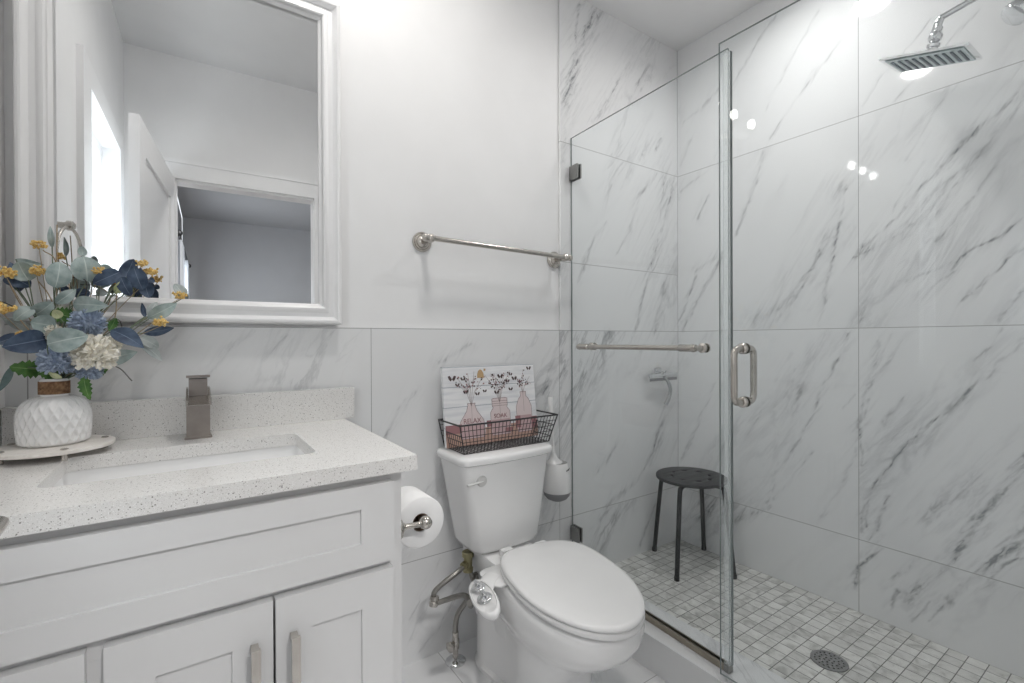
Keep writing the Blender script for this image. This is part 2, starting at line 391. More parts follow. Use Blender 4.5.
BERRIES=[
 ((-2.294, -0.08, 1.289),0.0121),
 ((-2.294, -0.1, 1.228),0.0132),
 ((-2.337, -0.11, 1.222),0.0143),
 ((-2.332, -0.15, 1.146),0.0176),
 ((-2.193, -0.1, 1.236),0.0121),
 ((-2.122, -0.075, 1.264),0.0121),
 ((-2.101, -0.08, 1.244),0.0132),
 ((-2.049, -0.085, 1.191),0.0132),
 ((-2.086, -0.11, 1.124),0.0143),
 ((-2.307, -0.15, 1.095),0.0088),
]
POMS=[
 ((-2.21, -0.13, 1.119),0.033,'B'),
 ((-2.256, -0.145, 1.039),0.0341,'B'),
 ((-2.196, -0.15, 1.052),0.0418,'C'),
 ((-2.207, -0.14, 1.016),0.0242,'B'),
 ((-2.267, -0.115, 1.097),0.0198,'C'),
 ((-2.257, -0.09, 1.146),0.0154,'W'),
 ((-2.172, -0.11, 1.073),0.0198,'C'),
]
TWIGS=[
 [ (-2.282, -0.13, 1.041),(-2.288, -0.14, 1.083),(-2.309, -0.15, 1.123) ],
 [ (-2.257, -0.09, 1.104),(-2.274, -0.1, 1.174),(-2.292, -0.1, 1.207) ],
 [ (-2.257, -0.09, 1.104),(-2.265, -0.09, 1.245),(-2.288, -0.08, 1.276) ],
 [ (-2.235, -0.1, 1.082),(-2.244, -0.09, 1.192),(-2.25, -0.09, 1.218) ],
 [ (-2.208, -0.12, 1.026),(-2.163, -0.12, 1.022),(-2.136, -0.13, 0.99) ],
 [ (-2.275, -0.1, 1.061),(-2.316, -0.09, 1.146),(-2.334, -0.1, 1.196) ],
 [ (-2.259, -0.1, 1.104),(-2.331, -0.1, 1.153),(-2.354, -0.1, 1.164) ],
 [ (-2.235, -0.1, 1.039),(-2.173, -0.1, 1.116),(-2.165, -0.09, 1.192),(-2.159, -0.09, 1.208) ],
 [ (-2.211, -0.1, 1.034),(-2.132, -0.1, 1.094),(-2.09, -0.1, 1.134),(-2.067, -0.09, 1.159) ],
 [ (-2.25, -0.1, 1.072),(-2.221, -0.09, 1.171),(-2.22, -0.085, 1.216),(-2.255, -0.08, 1.221) ],
 [ (-2.25, -0.1, 1.072),(-2.265, -0.09, 1.169),(-2.269, -0.06, 1.337) ],
 [ (-2.227, -0.1, 1.061),(-2.177, -0.09, 1.173),(-2.198, -0.09, 1.206),(-2.187, -0.09, 1.24) ],
 [ (-2.22, -0.1, 1.06),(-2.166, -0.1, 1.128),(-2.152, -0.1, 1.094) ],
]
VEINS_RIGHT=[
 (0.55,0.0045,[(-0.738, 1.088), (-0.703, 0.999), (-0.665, 0.907), (-0.639, 0.831), (-0.57, 0.666), (-0.516, 0.57)]),
 (0.4,0.0045,[(-0.476, 0.528), (-0.467, 0.441)]),
 (0.4,0.0041,[(-0.618, 0.631), (-0.539, 0.509), (-0.467, 0.412)]),
 (0.3,0.012,[(-0.619, 1.05), (-0.571, 0.953)]),
 (0.45,0.014,[(-0.582, 0.893), (-0.544, 0.78)]),
 (0.3,0.006,[(-0.54, 1.025), (-0.484, 0.915), (-0.411, 0.763), (-0.351, 0.663)]),
 (0.5,0.0069,[(-0.841, 1.056), (-0.793, 0.84), (-0.78, 0.732)]),
 (0.7,0.0035,[(-0.78, 0.762), (-0.78, 0.615)]),
 (0.35,0.0035,[(-0.768, 0.871), (-0.724, 0.817)]),
 (0.55,0.0033,[(-1.224, 1.116), (-1.19, 1.079), (-1.175, 1.046), (-1.136, 1.001), (-1.125, 0.966), (-1.078, 0.92), (-1.053, 0.875), (-0.995, 0.813), (-0.926, 0.728), (-0.897, 0.677), (-0.853, 0.621), (-0.805, 0.505), (-0.799, 0.4)]),
 (0.4,0.0037,[(-0.875, 1.087), (-0.829, 0.977), (-0.796, 0.859)]),
 (0.45,0.0045,[(-0.918, 1.097), (-0.859, 0.996), (-0.82, 0.919), (-0.799, 0.783)]),
 (0.4,0.0037,[(-1.147, 1.109), (-1.119, 1.054), (-1.09, 1.004)]),
 (0.35,0.0077,[(-0.907, 0.873), (-0.853, 0.772)]),
 (0.5,0.0105,[(-1.224, 0.783), (-1.191, 0.71), (-1.164, 0.653), (-1.123, 0.566), (-1.071, 0.46), (-1.026, 0.347), (-0.999, 0.283), (-0.912, 0.178)]),
 (0.3,0.021,[(-1.094, 0.636), (-1.028, 0.555), (-0.966, 0.488)]),
 (0.95,0.006,[(-1.262, 0.677), (-1.193, 0.518), (-1.16, 0.462), (-1.123, 0.391), (-1.092, 0.335)]),
 (0.7,0.009,[(-1.164, 0.458), (-1.094, 0.342)]),
 (0.75,0.0075,[(-1.092, 0.335), (-1.059, 0.283), (-1.031, 0.226)]),
 (0.5,0.003,[(-1.031, 0.226), (-0.968, 0.137)]),
 (0.6,0.003,[(-1.193, 0.438), (-1.164, 0.413), (-1.11, 0.336)]),
 (0.8,0.0075,[(-0.95, 0.236), (-0.906, 0.155)]),
 (0.5,0.0053,[(-0.887, 0.202), (-0.87, 0.145)]),
 (0.5,0.0036,[(-0.978, 0.202), (-0.923, 0.112)]),
 (0.6,0.0053,[(-0.844, 0.333), (-0.774, 0.234), (-0.767, 0.15)]),
 (0.4,0.0037,[(-0.95, 0.341), (-0.911, 0.278), (-0.838, 0.198)]),
 (0.4,0.0052,[(-0.858, 0.526), (-0.829, 0.403), (-0.802, 0.354)]),
 (0.4,0.0053,[(-0.582, 0.672), (-0.467, 0.5), (-0.438, 0.357)]),
 (0.35,0.0052,[(-0.931, 0.733), (-0.861, 0.632), (-0.799, 0.502), (-0.78, 0.38)]),
 (0.3,0.0069,[(-0.765, 0.667), (-0.726, 0.528), (-0.647, 0.39)]),
 (0.35,0.0178,[(-0.784, 1.399), (-0.896, 1.44), (-1.002, 1.535), (-1.108, 1.663), (-1.188, 1.795), (-1.243, 1.871)]),
 (0.6,0.0045,[(-0.765, 1.383), (-0.842, 1.415), (-0.896, 1.44), (-0.966, 1.497), (-1.002, 1.535), (-1.053, 1.583)]),
 (0.55,0.0053,[(-0.784, 1.413), (-0.882, 1.495), (-0.953, 1.577), (-1.029, 1.67), (-1.143, 1.775), (-1.224, 1.837)]),
 (0.35,0.006,[(-0.94, 1.496), (-1.053, 1.621), (-1.108, 1.663)]),
 (0.3,0.016,[(-0.724, 1.66), (-0.69, 1.536), (-0.629, 1.392), (-0.556, 1.244), (-0.392, 1.157)]),
 (0.6,0.0041,[(-0.733, 1.635), (-0.707, 1.475), (-0.693, 1.371)]),
 (0.5,0.0061,[(-0.648, 1.424), (-0.575, 1.275), (-0.497, 1.199)]),
 (0.45,0.0068,[(-0.436, 1.866), (-0.371, 1.713), (-0.311, 1.549)]),
 (0.5,0.0038,[(-0.955, 1.217), (-1.017, 1.284), (-1.074, 1.36), (-1.143, 1.391), (-1.19, 1.429)]),
 (0.55,0.0038,[(-1.057, 1.2), (-1.121, 1.272), (-1.192, 1.352)]),
 (0.5,0.0045,[(-1.138, 1.134), (-1.164, 1.192), (-1.192, 1.235)]),
 (0.3,0.0045,[(-0.913, 1.279), (-1.029, 1.325)]),
 (0.3,0.0053,[(-0.499, 2.442), (-0.394, 2.351), (-0.279, 2.207)]),
 (0.2,0.0057,[(-0.646, 2.357), (-0.558, 2.247), (-0.437, 2.053)]),
 (0.3,0.003,[(-1.002, 2.152), (-0.913, 2.067), (-0.854, 2.009), (-0.794, 1.931)]),
 (0.25,0.0037,[(-1.097, 2.097), (-0.924, 1.942), (-0.842, 1.872)]),
 (0.3,0.0039,[(-1.014, 1.853), (-0.91, 1.695)]),
 (0.25,0.0053,[(-0.7, 1.473), (-0.648, 1.124)]),
 (0.3,0.006,[(-0.806, 1.218), (-0.774, 1.129)]),
 (0.45,0.0063,[(-0.236, 1.476), (-0.114, 1.405), (-0.012, 1.17)]),
 (0.4,0.0076,[(-0.236, 1.453), (-0.125, 1.291), (-0.03, 1.124)]),
 (0.5,0.0062,[(-0.168, 1.76), (-0.11, 1.659)]),
 (0.35,0.0056,[(-0.23, 1.961), (-0.169, 1.878), (-0.014, 1.814)]),
 (0.35,0.007,[(-0.221, 2.242), (-0.133, 2.181), (-0.033, 2.157)]),
 (0.4,0.0075,[(-0.197, 0.864), (-0.085, 0.611), (-0.016, 0.479)]),
 (0.35,0.0084,[(-0.072, 2.054), (-0.02, 1.947)]),
 (0.45,0.0126,[(-0.266, 0.435), (-0.201, 0.325), (-0.122, 0.206)]),
 (0.3,0.007,[(-0.206, 0.326), (-0.122, 0.11)]),
 (0.35,0.0085,[(-0.455, 0.374), (-0.299, 0.262)]),
 (0.35,0.0046,[(-0.718, 2.203), (-0.576, 2.057), (-0.457, 1.919)]),
 (0.3,0.0036,[(-0.966, 1.674), (-0.871, 1.511)]),
 (0.35,0.003,[(-1.143, 1.618), (-1.053, 1.471), (-0.992, 1.402)]),
]
VEINS_BACK=[
 (0.6,0.0169,[(-0.532, 2.545), (-0.61, 2.424), (-0.67, 2.296), (-0.71, 2.166), (-0.749, 2.059)]),
 (0.6,0.006,[(-0.661, 2.493), (-0.684, 2.358), (-0.673, 2.299), (-0.735, 2.134)]),
 (0.4,0.0075,[(-0.207, 2.388), (-0.299, 2.269)]),
 (0.4,0.0083,[(-0.347, 2.351), (-0.459, 2.181), (-0.57, 2.032)]),
 (0.5,0.0088,[(-0.503, 2.137), (-0.582, 2.02)]),
 (0.5,0.009,[(-0.223, 2.012), (-0.28, 1.924)]),
 (0.65,0.0064,[(-0.128, 2.059), (-0.165, 1.997)]),
 (0.5,0.008,[(-0.166, 1.881), (-0.281, 1.751), (-0.323, 1.656), (-0.364, 1.558), (-0.427, 1.469)]),
 (0.3,0.0422,[(-0.09, 1.881), (-0.106, 1.712), (-0.16, 1.51), (-0.197, 1.411)]),
 (0.55,0.0064,[(-0.028, 1.863), (-0.083, 1.715), (-0.137, 1.561)]),
 (0.55,0.0048,[(-0.106, 1.834), (-0.16, 1.535), (-0.204, 1.42)]),
 (0.35,0.0074,[(-0.505, 1.598), (-0.596, 1.478), (-0.669, 1.327)]),
 (0.4,0.0066,[(-0.226, 1.37), (-0.269, 1.264), (-0.318, 1.122)]),
 (0.3,0.019,[(-0.108, 1.345), (-0.169, 1.124)]),
 (0.3,0.0137,[(-0.482, 1.108), (-0.596, 0.947), (-0.686, 0.732)]),
 (0.35,0.0119,[(-0.079, 0.804), (-0.141, 0.589), (-0.215, 0.479)]),
 (0.5,0.0095,[(-0.111, 0.703), (-0.186, 0.546), (-0.324, 0.407), (-0.523, 0.336)]),
 (0.4,0.0066,[(-0.215, 0.502), (-0.369, 0.387), (-0.548, 0.288)]),
 (0.35,0.0063,[(-0.18, 0.28), (-0.252, 0.176), (-0.288, 0.114)]),
 (0.3,0.0118,[(-0.284, 1.029), (-0.353, 0.929)]),
 (0.3,0.0106,[(-0.421, 0.623), (-0.547, 0.507)]),
 (0.35,0.007,[(-0.736, 1.947), (-0.753, 1.82)]),
 (0.45,0.006,[(-1.885, 1.104), (-1.957, 1.033), (-1.995, 0.981), (-2.028, 0.957)]),
 (0.35,0.0045,[(-1.799, 1.096), (-1.861, 1.02)]),
 (0.45,0.0045,[(-2.169, 1.004), (-2.213, 0.944)]),
 (0.25,0.0075,[(-2.059, 1.082), (-2.111, 1.002)]),
 (0.5,0.003,[(-1.437, 0.884), (-1.472, 0.844)]),
 (0.35,0.0052,[(-1.406, 0.909), (-1.472, 0.838), (-1.509, 0.757)]),
 (0.4,0.0045,[(-1.002, 1.027), (-1.044, 0.995)]),
 (0.35,0.0089,[(-0.746, 0.945), (-0.857, 0.869)]),
 (0.3,0.006,[(-1.194, 1.061), (-1.313, 1.003)]),
 (0.3,0.0041,[(-1.231, 0.188), (-1.318, 0.093), (-1.392, 0.027)]),
 (0.3,0.0035,[(-1.317, 0.318), (-1.373, 0.231), (-1.427, 0.147)]),
 (0.25,0.0035,[(-1.355, 0.191), (-1.427, 0.081)]),
 (0.3,0.0041,[(-1.177, 0.281), (-1.279, 0.167)]),
 (0.25,0.0035,[(-1.334, 0.598), (-1.39, 0.54)]),
 (0.3,0.0067,[(-0.772, 1.057), (-0.836, 0.957)]),
 (0.3,0.0074,[(-0.748, 0.539), (-0.829, 0.309)]),
]
# ------------------------------------------------------------------ marble wall grids with the big veins
def lat_noise(u, v, s, seed):
    rs = np.random.RandomState(seed); T = rs.rand(128, 128)
    x = u * s; y = v * s; xi = np.floor(x).astype(int); yi = np.floor(y).astype(int); fx = x - xi; fy = y - yi
    fx = fx * fx * (3 - 2 * fx); fy = fy * fy * (3 - 2 * fy)
    g = lambda a, b: T[a % 128, b % 128]
    return (g(xi, yi) * (1 - fx) + g(xi + 1, yi) * fx) * (1 - fy) + (g(xi, yi + 1) * (1 - fx) + g(xi + 1, yi + 1) * fx) * fy - .5
def vein_field(u, v, veins, seed, flip=1):
    A = math.radians(57)
    wu = u + .014 * lat_noise(u + 40, v + 40, 14, seed) + .007 * lat_noise(u + 40, v + 40, 45, seed + 1) + .004 * lat_noise(u + 40, v + 40, 110, seed + 5)
    wv = v + .014 * lat_noise(u + 40, v + 40, 13, seed + 2) + .007 * lat_noise(u + 40, v + 40, 42, seed + 3)
    a = (u * flip * math.cos(A) + v * math.sin(A)) + 40; c = (v * math.cos(A) - u * flip * math.sin(A)) + 40
    streak = lat_noise(a * .10, c, 95, seed + 7) + .7 * lat_noise(a * .13, c, 210, seed + 8)
    out = np.zeros_like(u)
    for s, w, pts in veins:
        d = np.full_like(u, 9.0)
        for (x0, y0), (x1, y1) in zip(pts, pts[1:]):
            dx, dy = x1 - x0, y1 - y0; L = dx * dx + dy * dy + 1e-9
            t = np.clip(((wu - x0) * dx + (wv - y0) * dy) / L, 0, 1)
            d = np.minimum(d, np.hypot(wu - x0 - t * dx, wv - y0 - t * dy))
        w = max(w, .0024); amp = np.clip(.85 + .9 * lat_noise(u + 40, v + 40, 7, seed + 20), .4, 1.15)
        f = amp * (1.05 * np.exp(-(d / (w * 1.15)) ** 2) * np.clip(.72 + 1.0 * streak, .25, 1.15) + .38 * np.exp(-(d / (w * 5.5)) ** 2) * np.clip(.32 + 1.8 * streak, 0, 1))
        out = np.maximum(out, s * f) + .15 * np.minimum(out, s * f)
    return np.clip(out, 0, 1)
def vein_wall(name, axis, u0, u1, z0, z1, thick, m, veins, seed, step=.0033):
    """axis 'y': wall in the XZ plane facing -y (front at y=0); axis 'x': wall in the YZ plane facing -x."""
    nu = int((u1 - u0) / step) + 1; nv = int((z1 - z0) / step) + 1
    U, V = np.meshgrid(np.linspace(u0, u1, nu), np.linspace(z0, z1, nv))
    U = U.ravel(); V = V.ravel(); Z = np.zeros_like(U)
    co = np.stack([U, Z, V] if axis == 'y' else [Z, U, V], 1)
    i = np.arange((nv - 1) * (nu - 1)); r = i // (nu - 1); c = i % (nu - 1); k = r * nu + c
    q = np.stack([k, k + 1, k + nu + 1, k + nu], 1)
    if axis == 'x': q = q[:, ::-1]
    nvv = len(U)
    b = np.array([[u0, z0], [u1, z0], [u1, z1], [u0, z1]])
    bc = np.stack([b[:, 0], np.full(4, thick), b[:, 1]] if axis == 'y' else [np.full(4, thick), b[:, 0], b[:, 1]], 1)
    co = np.concatenate([co, bc]); fc = [0, nu - 1, nvv - 1, (nv - 1) * nu]
    extra = [[nvv + 3, nvv + 2, nvv + 1, nvv]] + [[fc[j], nvv + j, nvv + (j + 1) % 4, fc[(j + 1) % 4]] for j in range(4)]
    faces = np.concatenate([q, np.array(extra)])
    me = bpy.data.meshes.new(name); me.vertices.add(len(co)); me.vertices.foreach_set('co', co.ravel())
    me.loops.add(faces.size); me.loops.foreach_set('vertex_index', faces.ravel().astype(np.int32))
    me.polygons.add(len(faces)); me.polygons.foreach_set('loop_start', (np.arange(len(faces)) * 4).astype(np.int32))
    me.update(calc_edges=True)
    at = me.attributes.new('vein', 'FLOAT', 'POINT')
    at.data.foreach_set('value', np.concatenate([vein_field(U, V, veins, seed, -1 if axis == 'x' else 1), np.zeros(4)]).astype(np.float32))
    me.materials.append(m)
    o = bpy.data.objects.new(name, me); COL.objects.link(o); return struct(o)
vein_wall('wall_right', 'x', -1.44, 0.0, SF - .01, ZS, .012, M['marble_y'], VEINS_RIGHT, 3)
vein_wall('trim_1', 'y', -.767, -.0005, .0, ZS, .012, M['marble_x2'], VEINS_BACK, 11)['label'] = 'full height marble tile facing of the back wall in the shower'
vein_wall('trim_2', 'y', XL, -.7675, .0, 1.119, .012, M['marble_x'], VEINS_BACK, 11)['label'] = 'marble tile wainscot along the back wall'

# ------------------------------------------------------------------ room shell
T = .10
struct(box('wall_back', (XL - T, .012, 0), (.012 + T, .012 + T, ZC), M['wall_paint']))
struct(box('wall_right_core', (.012, -1.44, 0), (.012 + T, .0115, ZC), M['wall_paint'])).name = 'wall_right.001'
# left wall with the window opening
WY0, WY1, WZ0, WZ1 = -1.46, -.80, .95, 2.005
bm = bmesh.new()
bx(bm, (XL - T, WY1, 0), (XL, .0115, ZC)); bx(bm, (XL - T, YR - T, 0), (XL, WY0, ZC))
bx(bm, (XL - T, WY0, 0), (XL, WY1, WZ0)); bx(bm, (XL - T, WY0, WZ1), (XL, WY1, ZC))
struct(link('wall_left', bm, M['wall_paint']))
# wall with the entry door (behind the camera, seen in the mirror)
DX0, DX1, DZ = -2.143, -1.42, 1.985
bm = bmesh.new()
bx(bm, (XL, YR - T, 0), (DX0, YR, ZC)); bx(bm, (DX1, YR - T, 0), (.012 + T, YR, ZC)); bx(bm, (DX0, YR - T, DZ), (DX1, YR, ZC))
struct(link('wall_front', bm, M['wall_paint']))
# end wall of the shower, carries the shower arm
struct(box('wall_front.001', (-.80, YR + .0005, 0), (.0115, -1.4405, ZC), M['marble_y'], bevel=0))
struct(box('floor', (XL, YR - T, -.08), (-.64, .0115, 0), M['marble_floor']))
struct(box('floor.001', (-.6395, -1.44, -.08), (.0, -.0005, SF), M['mosaic']), 'shower floor of small square marble mosaic')
struct(box('trim_3', (-.795, -1.44, .0005), (-.6395, -.0005, .113), M['marble_plain'], bevel=.004), 'low marble shower curb')
struct(box('ceiling', (XL - T, YR - T, ZC), (.012 + T, .012 + T, ZC + .08), M['ceiling_paint']))
struct(box('ceiling.001', (-.745, -1.44, ZS + .0005), (.0115, .0115, ZC - .0005), M['ceiling_paint']), 'lowered shower ceiling')
# door casing, mitred look from three boards
bm = bmesh.new(); cw = .085
bx(bm, (DX0 - cw, YR, 0), (DX0, YR + .018, DZ)); bx(bm, (DX1, YR, 0), (DX1 + cw, YR + .018, DZ)); bx(bm, (DX0 - cw, YR, DZ), (DX1 + cw, YR + .018, DZ + cw))
bx(bm, (DX0 - cw, YR, DZ + cw), (DX1 + cw, YR + .026, DZ + cw + .02))
bx(bm, (DX0, YR - T, 0), (DX0 + .004, YR, DZ)); bx(bm, (DX1 - .004, YR - T, 0), (DX1, YR, DZ)); bx(bm, (DX0, YR - T, DZ - .012), (DX1, YR, DZ))
struct(link('trim_4', bm, M['trim_paint'], bevel=.002), 'white casing round the entry door opening')
struct(box('baseboard_left', (XL, -.76, 0), (XL + .012, -.60, .10), M['trim_paint'], bevel=.002))
# window: casing, sash, pane
win = bpy.data.objects.new('window_1', None); COL.objects.link(win); win.location = (XL, (WY0 + WY1) / 2, WZ0); struct(win, 'bright white-cased window on the left wall, seen in the mirror')
bm = bmesh.new()
def bl(lo, hi): bx(bm, lo, hi)
cw = .09
bl((XL, WY1, WZ0 - cw), (XL + .02, WY1 + cw + .04, WZ1 + cw)); bl((XL, WY0 - cw, WZ0 - cw), (XL + .02, WY0, WZ1 + cw)); bl((XL, WY0, WZ1), (XL + .02, WY1, WZ1 + cw)); bl((XL, WY0, WZ0 - cw), (XL + .02, WY1, WZ0))
bl((XL, WY0 - .02, WZ0 - .02), (XL + .05, WY1 + .02, WZ0))
link('window_casing', bm, M['trim_paint'], win, bevel=.003)
bm = bmesh.new()
for (a, b, c, d) in ((WY0, WY0 + .04, WZ0, WZ1), (WY1 - .04, WY1, WZ0, WZ1), (WY0 + .04, WY1 - .04, WZ0, WZ0 + .04), (WY0 + .04, WY1 - .04, WZ1 - .04, WZ1), (WY0 + .04, WY1 - .04, 1.46, 1.49)):
    bl((XL - .09, a, c), (XL - .05, b, d))
link('window_sash', bm, M['trim_paint'], win, bevel=.002)
bm = bmesh.new(); bl((XL - .074, WY0 + .04, WZ0 + .04), (XL - .070, WY1 - .04, WZ1 - .04)); link('window_pane', bm, M['window_glass'], win)
# room beyond the entry door
Y2 = -5.9
struct(box('floor.002', (-2.28, Y2, -.08), (.4, YR - T, 0), painted('wood_floor', (.30, .25, .20), .4)), 'floor of the room beyond the door')
struct(box('ceiling.002', (-2.28, Y2, ZC), (.4, YR - T, ZC + .08), M['grey_paint']), 'ceiling of the room beyond the door')
struct(box('wall_front.002', (-2.28, Y2 - T, 0), (.4, Y2, ZC), M['grey_paint']), 'grey far wall of the room beyond the door')
struct(box('wall_right.002', (.4, Y2, 0), (.5, YR - T, ZC), M['grey_paint']))
bm = bmesh.new()
X2 = -2.29
bx(bm, (X2 - T, Y2 - T, 0), (X2, -5.4, ZC)); bx(bm, (X2 - T, -4.0, 0), (X2, YR - T, ZC)); bx(bm, (X2 - T, -5.4, 0), (X2, -4.0, .9)); bx(bm, (X2 - T, -5.4, 1.95), (X2, -4.0, ZC))
struct(link('wall_left.001', bm, M['grey_paint']))
# ------------------------------------------------------------------ vanity
CT = .844            # countertop top
VX0, VX1, VY = XL + .002, -1.668, -.55
van = thing('vanity_cabinet', 'white shaker vanity cabinet under the speckled countertop', 'cabinet', ((VX0 + VX1) / 2, -.28, 0))
bm = bmesh.new()
bx(bm, (VX0, VY + .0205, .09), (VX0 + .018, -.0305, .8135)); bx(bm, (VX1 - .018, VY + .0202, .0005), (VX1, -.0305, .8135))      # sides
bx(bm, (VX0, -.03, .09), (VX1, -.0135, .8135)); bx(bm, (VX0 + .019, VY + .021, .09), (VX1 - .019, -.031, .108))                # back, bottom
bx(bm, (VX0 + .02, VY + .06, 0.0005), (VX1 - .019, -.031, .0895))                                               # toe kick
# face frame: rails and stiles
A_, B_ = VX0 + .0302, VX1 - .0322
for lo, hi in (((A_, .775), (B_, .8135)), ((A_, .600), (B_, .655)), ((A_, .09), (B_, .125)), ((VX0, .09), (VX0 + .03, .8135)), ((VX1 - .032, .0005), (VX1, .8135)), ((-2.165, .1252), (-2.125, .5998))):
    bx(bm, (lo[0], VY, lo[1]), (hi[0], VY + .02, hi[1]))
link('body', bm, M['cabinet_paint'], van, bevel=.0015)
def shaker(name, x0, x1, z0, z1, parent, label=None, st=.062, rt=.062, th=.02, rec=.007):
    """frame-and-panel front as one mesh, front face at VY-th"""
    bm = bmesh.new(); y0, y1 = VY - th, VY
    bx(bm, (x0, y0, z0), (x0 + st, y1, z1)); bx(bm, (x1 - st, y0, z0), (x1, y1, z1))
    bx(bm, (x0 + st, y0, z0), (x1 - st, y1, z0 + rt)); bx(bm, (x0 + st, y0, z1 - rt), (x1 - st, y1, z1))
    bx(bm, (x0 + st - .001, y0 + rec, z0 + rt - .001), (x1 - st + .001, y1, z1 - rt + .001))
    # outer lip bevel
    o = link(name, bm, M['cabinet_paint'], parent, bevel=.0022)
    if label: o['label'] = label
    return o
shaker('false_drawer_front', XL + .03, -1.690, .638, .796, van, st=.066, rt=.045)
def bar_pull(parent, x, z0, z1):
    bm = bmesh.new(); y = VY - .02
    bx(bm, (x - .007, y - .030, z0), (x + .007, y - .023, z1))
    bx(bm, (x - .006, y - .026, z0 + .004), (x + .006, y, z0 + .016)); bx(bm, (x - .006, y - .026, z1 - .016), (x + .006, y, z1 - .004))
    o = link('handle', bm, M['nickel'], parent, bevel=.0012); o['label'] = 'brushed nickel bar handle'
d1 = shaker('door', -2.137, -1.9105, .105, .6235, van, rt=.066); bar_pull(d1, -1.940, .40, .562)
d2 = shaker('door', -1.9065, -1.693, .105, .6235, van, rt=.066); bar_pull(d2, -1.878, .40, .562)
for z0, z1 in ((.455, .6235), (.29, .448), (.105, .283)):
    shaker('drawer', XL + .02, -2.158, z0, z1, van, st=.04, rt=.035)

# countertop slab with the sink cut-out (rounded rectangle), backsplash as a part
CX0, CX1, CY0 = XL + .002, -1.645, -.582
SX0, SX1, SY0, SY1 = -2.235, -1.808, -.440, -.190
ctop = thing('countertop', 'speckled light grey quartz countertop on the white vanity', 'countertop', ((CX0 + CX1) / 2, -.28, CT - .03))
def slab_with_hole(z0, z1):
    bm = bmesh.new(); cx, cy = (SX0 + SX1) / 2, (SY0 + SY1) / 2
    inn = rrect(cx, cy, (SX1 - SX0) / 2, (SY1 - SY0) / 2, .022, 0, 5)
    n = len(inn); outp = []
    for p in inn:   # matching outer points by ray casting to the slab edges
        d = p - Vector((cx, cy, 0)); ts = []
        if d.x > 0: ts.append((CX1 - cx) / d.x)
        if d.x < 0: ts.append((CX0 - cx) / d.x)
        if d.y > 0: ts.append((-.0135 - cy) / d.y)
        if d.y < 0: ts.append((CY0 - cy) / d.y)
        outp.append(Vector((cx, cy, 0)) + d * min(ts))
    for corner in ((CX1, -.0135), (CX0, -.0135), (CX0, CY0), (CX1, CY0)):
        k = min(range(n), key=lambda i: (outp[i].x - corner[0]) ** 2 + (outp[i].y - corner[1]) ** 2); outp[k] = Vector((*corner, 0))
    L = {}
    for nm, P in (('i', inn), ('o', outp)):
        for z in (z0, z1): L[nm, z] = [bm.verts.new((p.x, p.y, z)) for p in P]
    for k in range(n):
        j = (k + 1) % n
        bm.faces.new((L['i', z1][k], L['o', z1][k], L['o', z1][j], L['i', z1][j])); bm.faces.new((L['i', z0][j], L['o', z0][j], L['o', z0][k], L['i', z0][k]))
        bm.faces.new((L['o', z0][k], L['o', z0][j], L['o', z1][j], L['o', z1][k])); bm.faces.new((L['i', z0][j], L['i', z0][k], L['i', z1][k], L['i', z1][j]))
    return bm
link('slab', slab_with_hole(CT - .029, CT), M['quartz'], ctop, bevel=.0015)
box('backsplash', (CX0, -.034, CT + .0003), (-1.6155, -.0135, CT + .092), M['quartz'], ctop, bevel=.0015)
# undermount basin
sink = thing('sink_basin', 'white rectangular undermount sink basin set below the quartz countertop', 'sink', ((SX0 + SX1) / 2, (SY0 + SY1) / 2, .70))
bm = bmesh.new(); cx, cy, hx, hy = (SX0 + SX1) / 2, (SY0 + SY1) / 2, (SX1 - SX0) / 2 + .004, (SY1 - SY0) / 2 + .004
zt = CT - .0295
rings = [rrect(cx, cy, hx + .018, hy + .018, .03, zt), rrect(cx, cy, hx, hy, .03, zt), rrect(cx, cy, hx - .006, hy - .006, .035, zt - .05), rrect(cx, cy, hx - .02, hy - .02, .05, zt - .10), rrect(cx, cy, hx - .06, hy - .06, .05, zt - .118), rrect(cx, cy, .03, .03, .029, zt - .124)]
outer = [rrect(cx, cy, .03, .03, .029, zt - .134), rrect(cx, cy, hx - .05, hy - .05, .05, zt - .13), rrect(cx, cy, hx - .008, hy - .008, .05, zt - .108), rrect(cx, cy, hx + .008, hy + .008, .035, zt - .03), rrect(cx, cy, hx + .018, hy + .018, .03, zt - .012)]
R = loft(bm, rings + outer, False, False)
A, B = R[-1], R[0]
for k in range(len(A)): bm.faces.new((A[k], A[(k + 1) % len(A)], B[(k + 1) % len(A)], B[k]))
link('basin', bm, M['porcelain'], sink, smooth=True)
bm = bmesh.new(); lathe(bm, [(.0, .004), (.018, .004), (.021, .002), (.0215, -.006)], (cx, cy, zt - .124), n=24); link('drain', bm, M['nickel'], sink, smooth=True)

# faucet: square column, open waterfall spout, flat lever on top
fx, fy = -2.012, -.098
fa = thing('faucet', 'brushed nickel square waterfall faucet behind the vanity sink', 'faucet', (fx, fy, CT))
bm = bmesh.new()
bx(bm, (fx - .028, fy - .028, CT), (fx + .028, fy + .028, CT + .005))
link('base_plate', bm, M['taupe'], fa, bevel=.0012)
bm = bmesh.new()
bx(bm, (fx - .024, fy - .024, CT + .005), (fx + .024, fy + .024, CT + .098))
link('column', bm, M['taupe'], fa, bevel=.0015)
bm = bmesh.new()  # spout: U-shaped trough, sloping forward
z0 = CT + .098
prof = [(-.024, .024), (-.024, .0), (.024, .0), (.024, .024), (.020, .024), (.020, .0035), (-.020, .0035), (-.020, .024)]
r0 = [Vector((fx + a, fy + .024, z0 + b)) for a, b in prof]; r1 = [Vector((fx + a, fy - .03, z0 + b)) for a, b in prof]; r2 = [Vector((fx + a * 1.04, fy - .098, z0 - .010 + b * .45)) for a, b in prof]
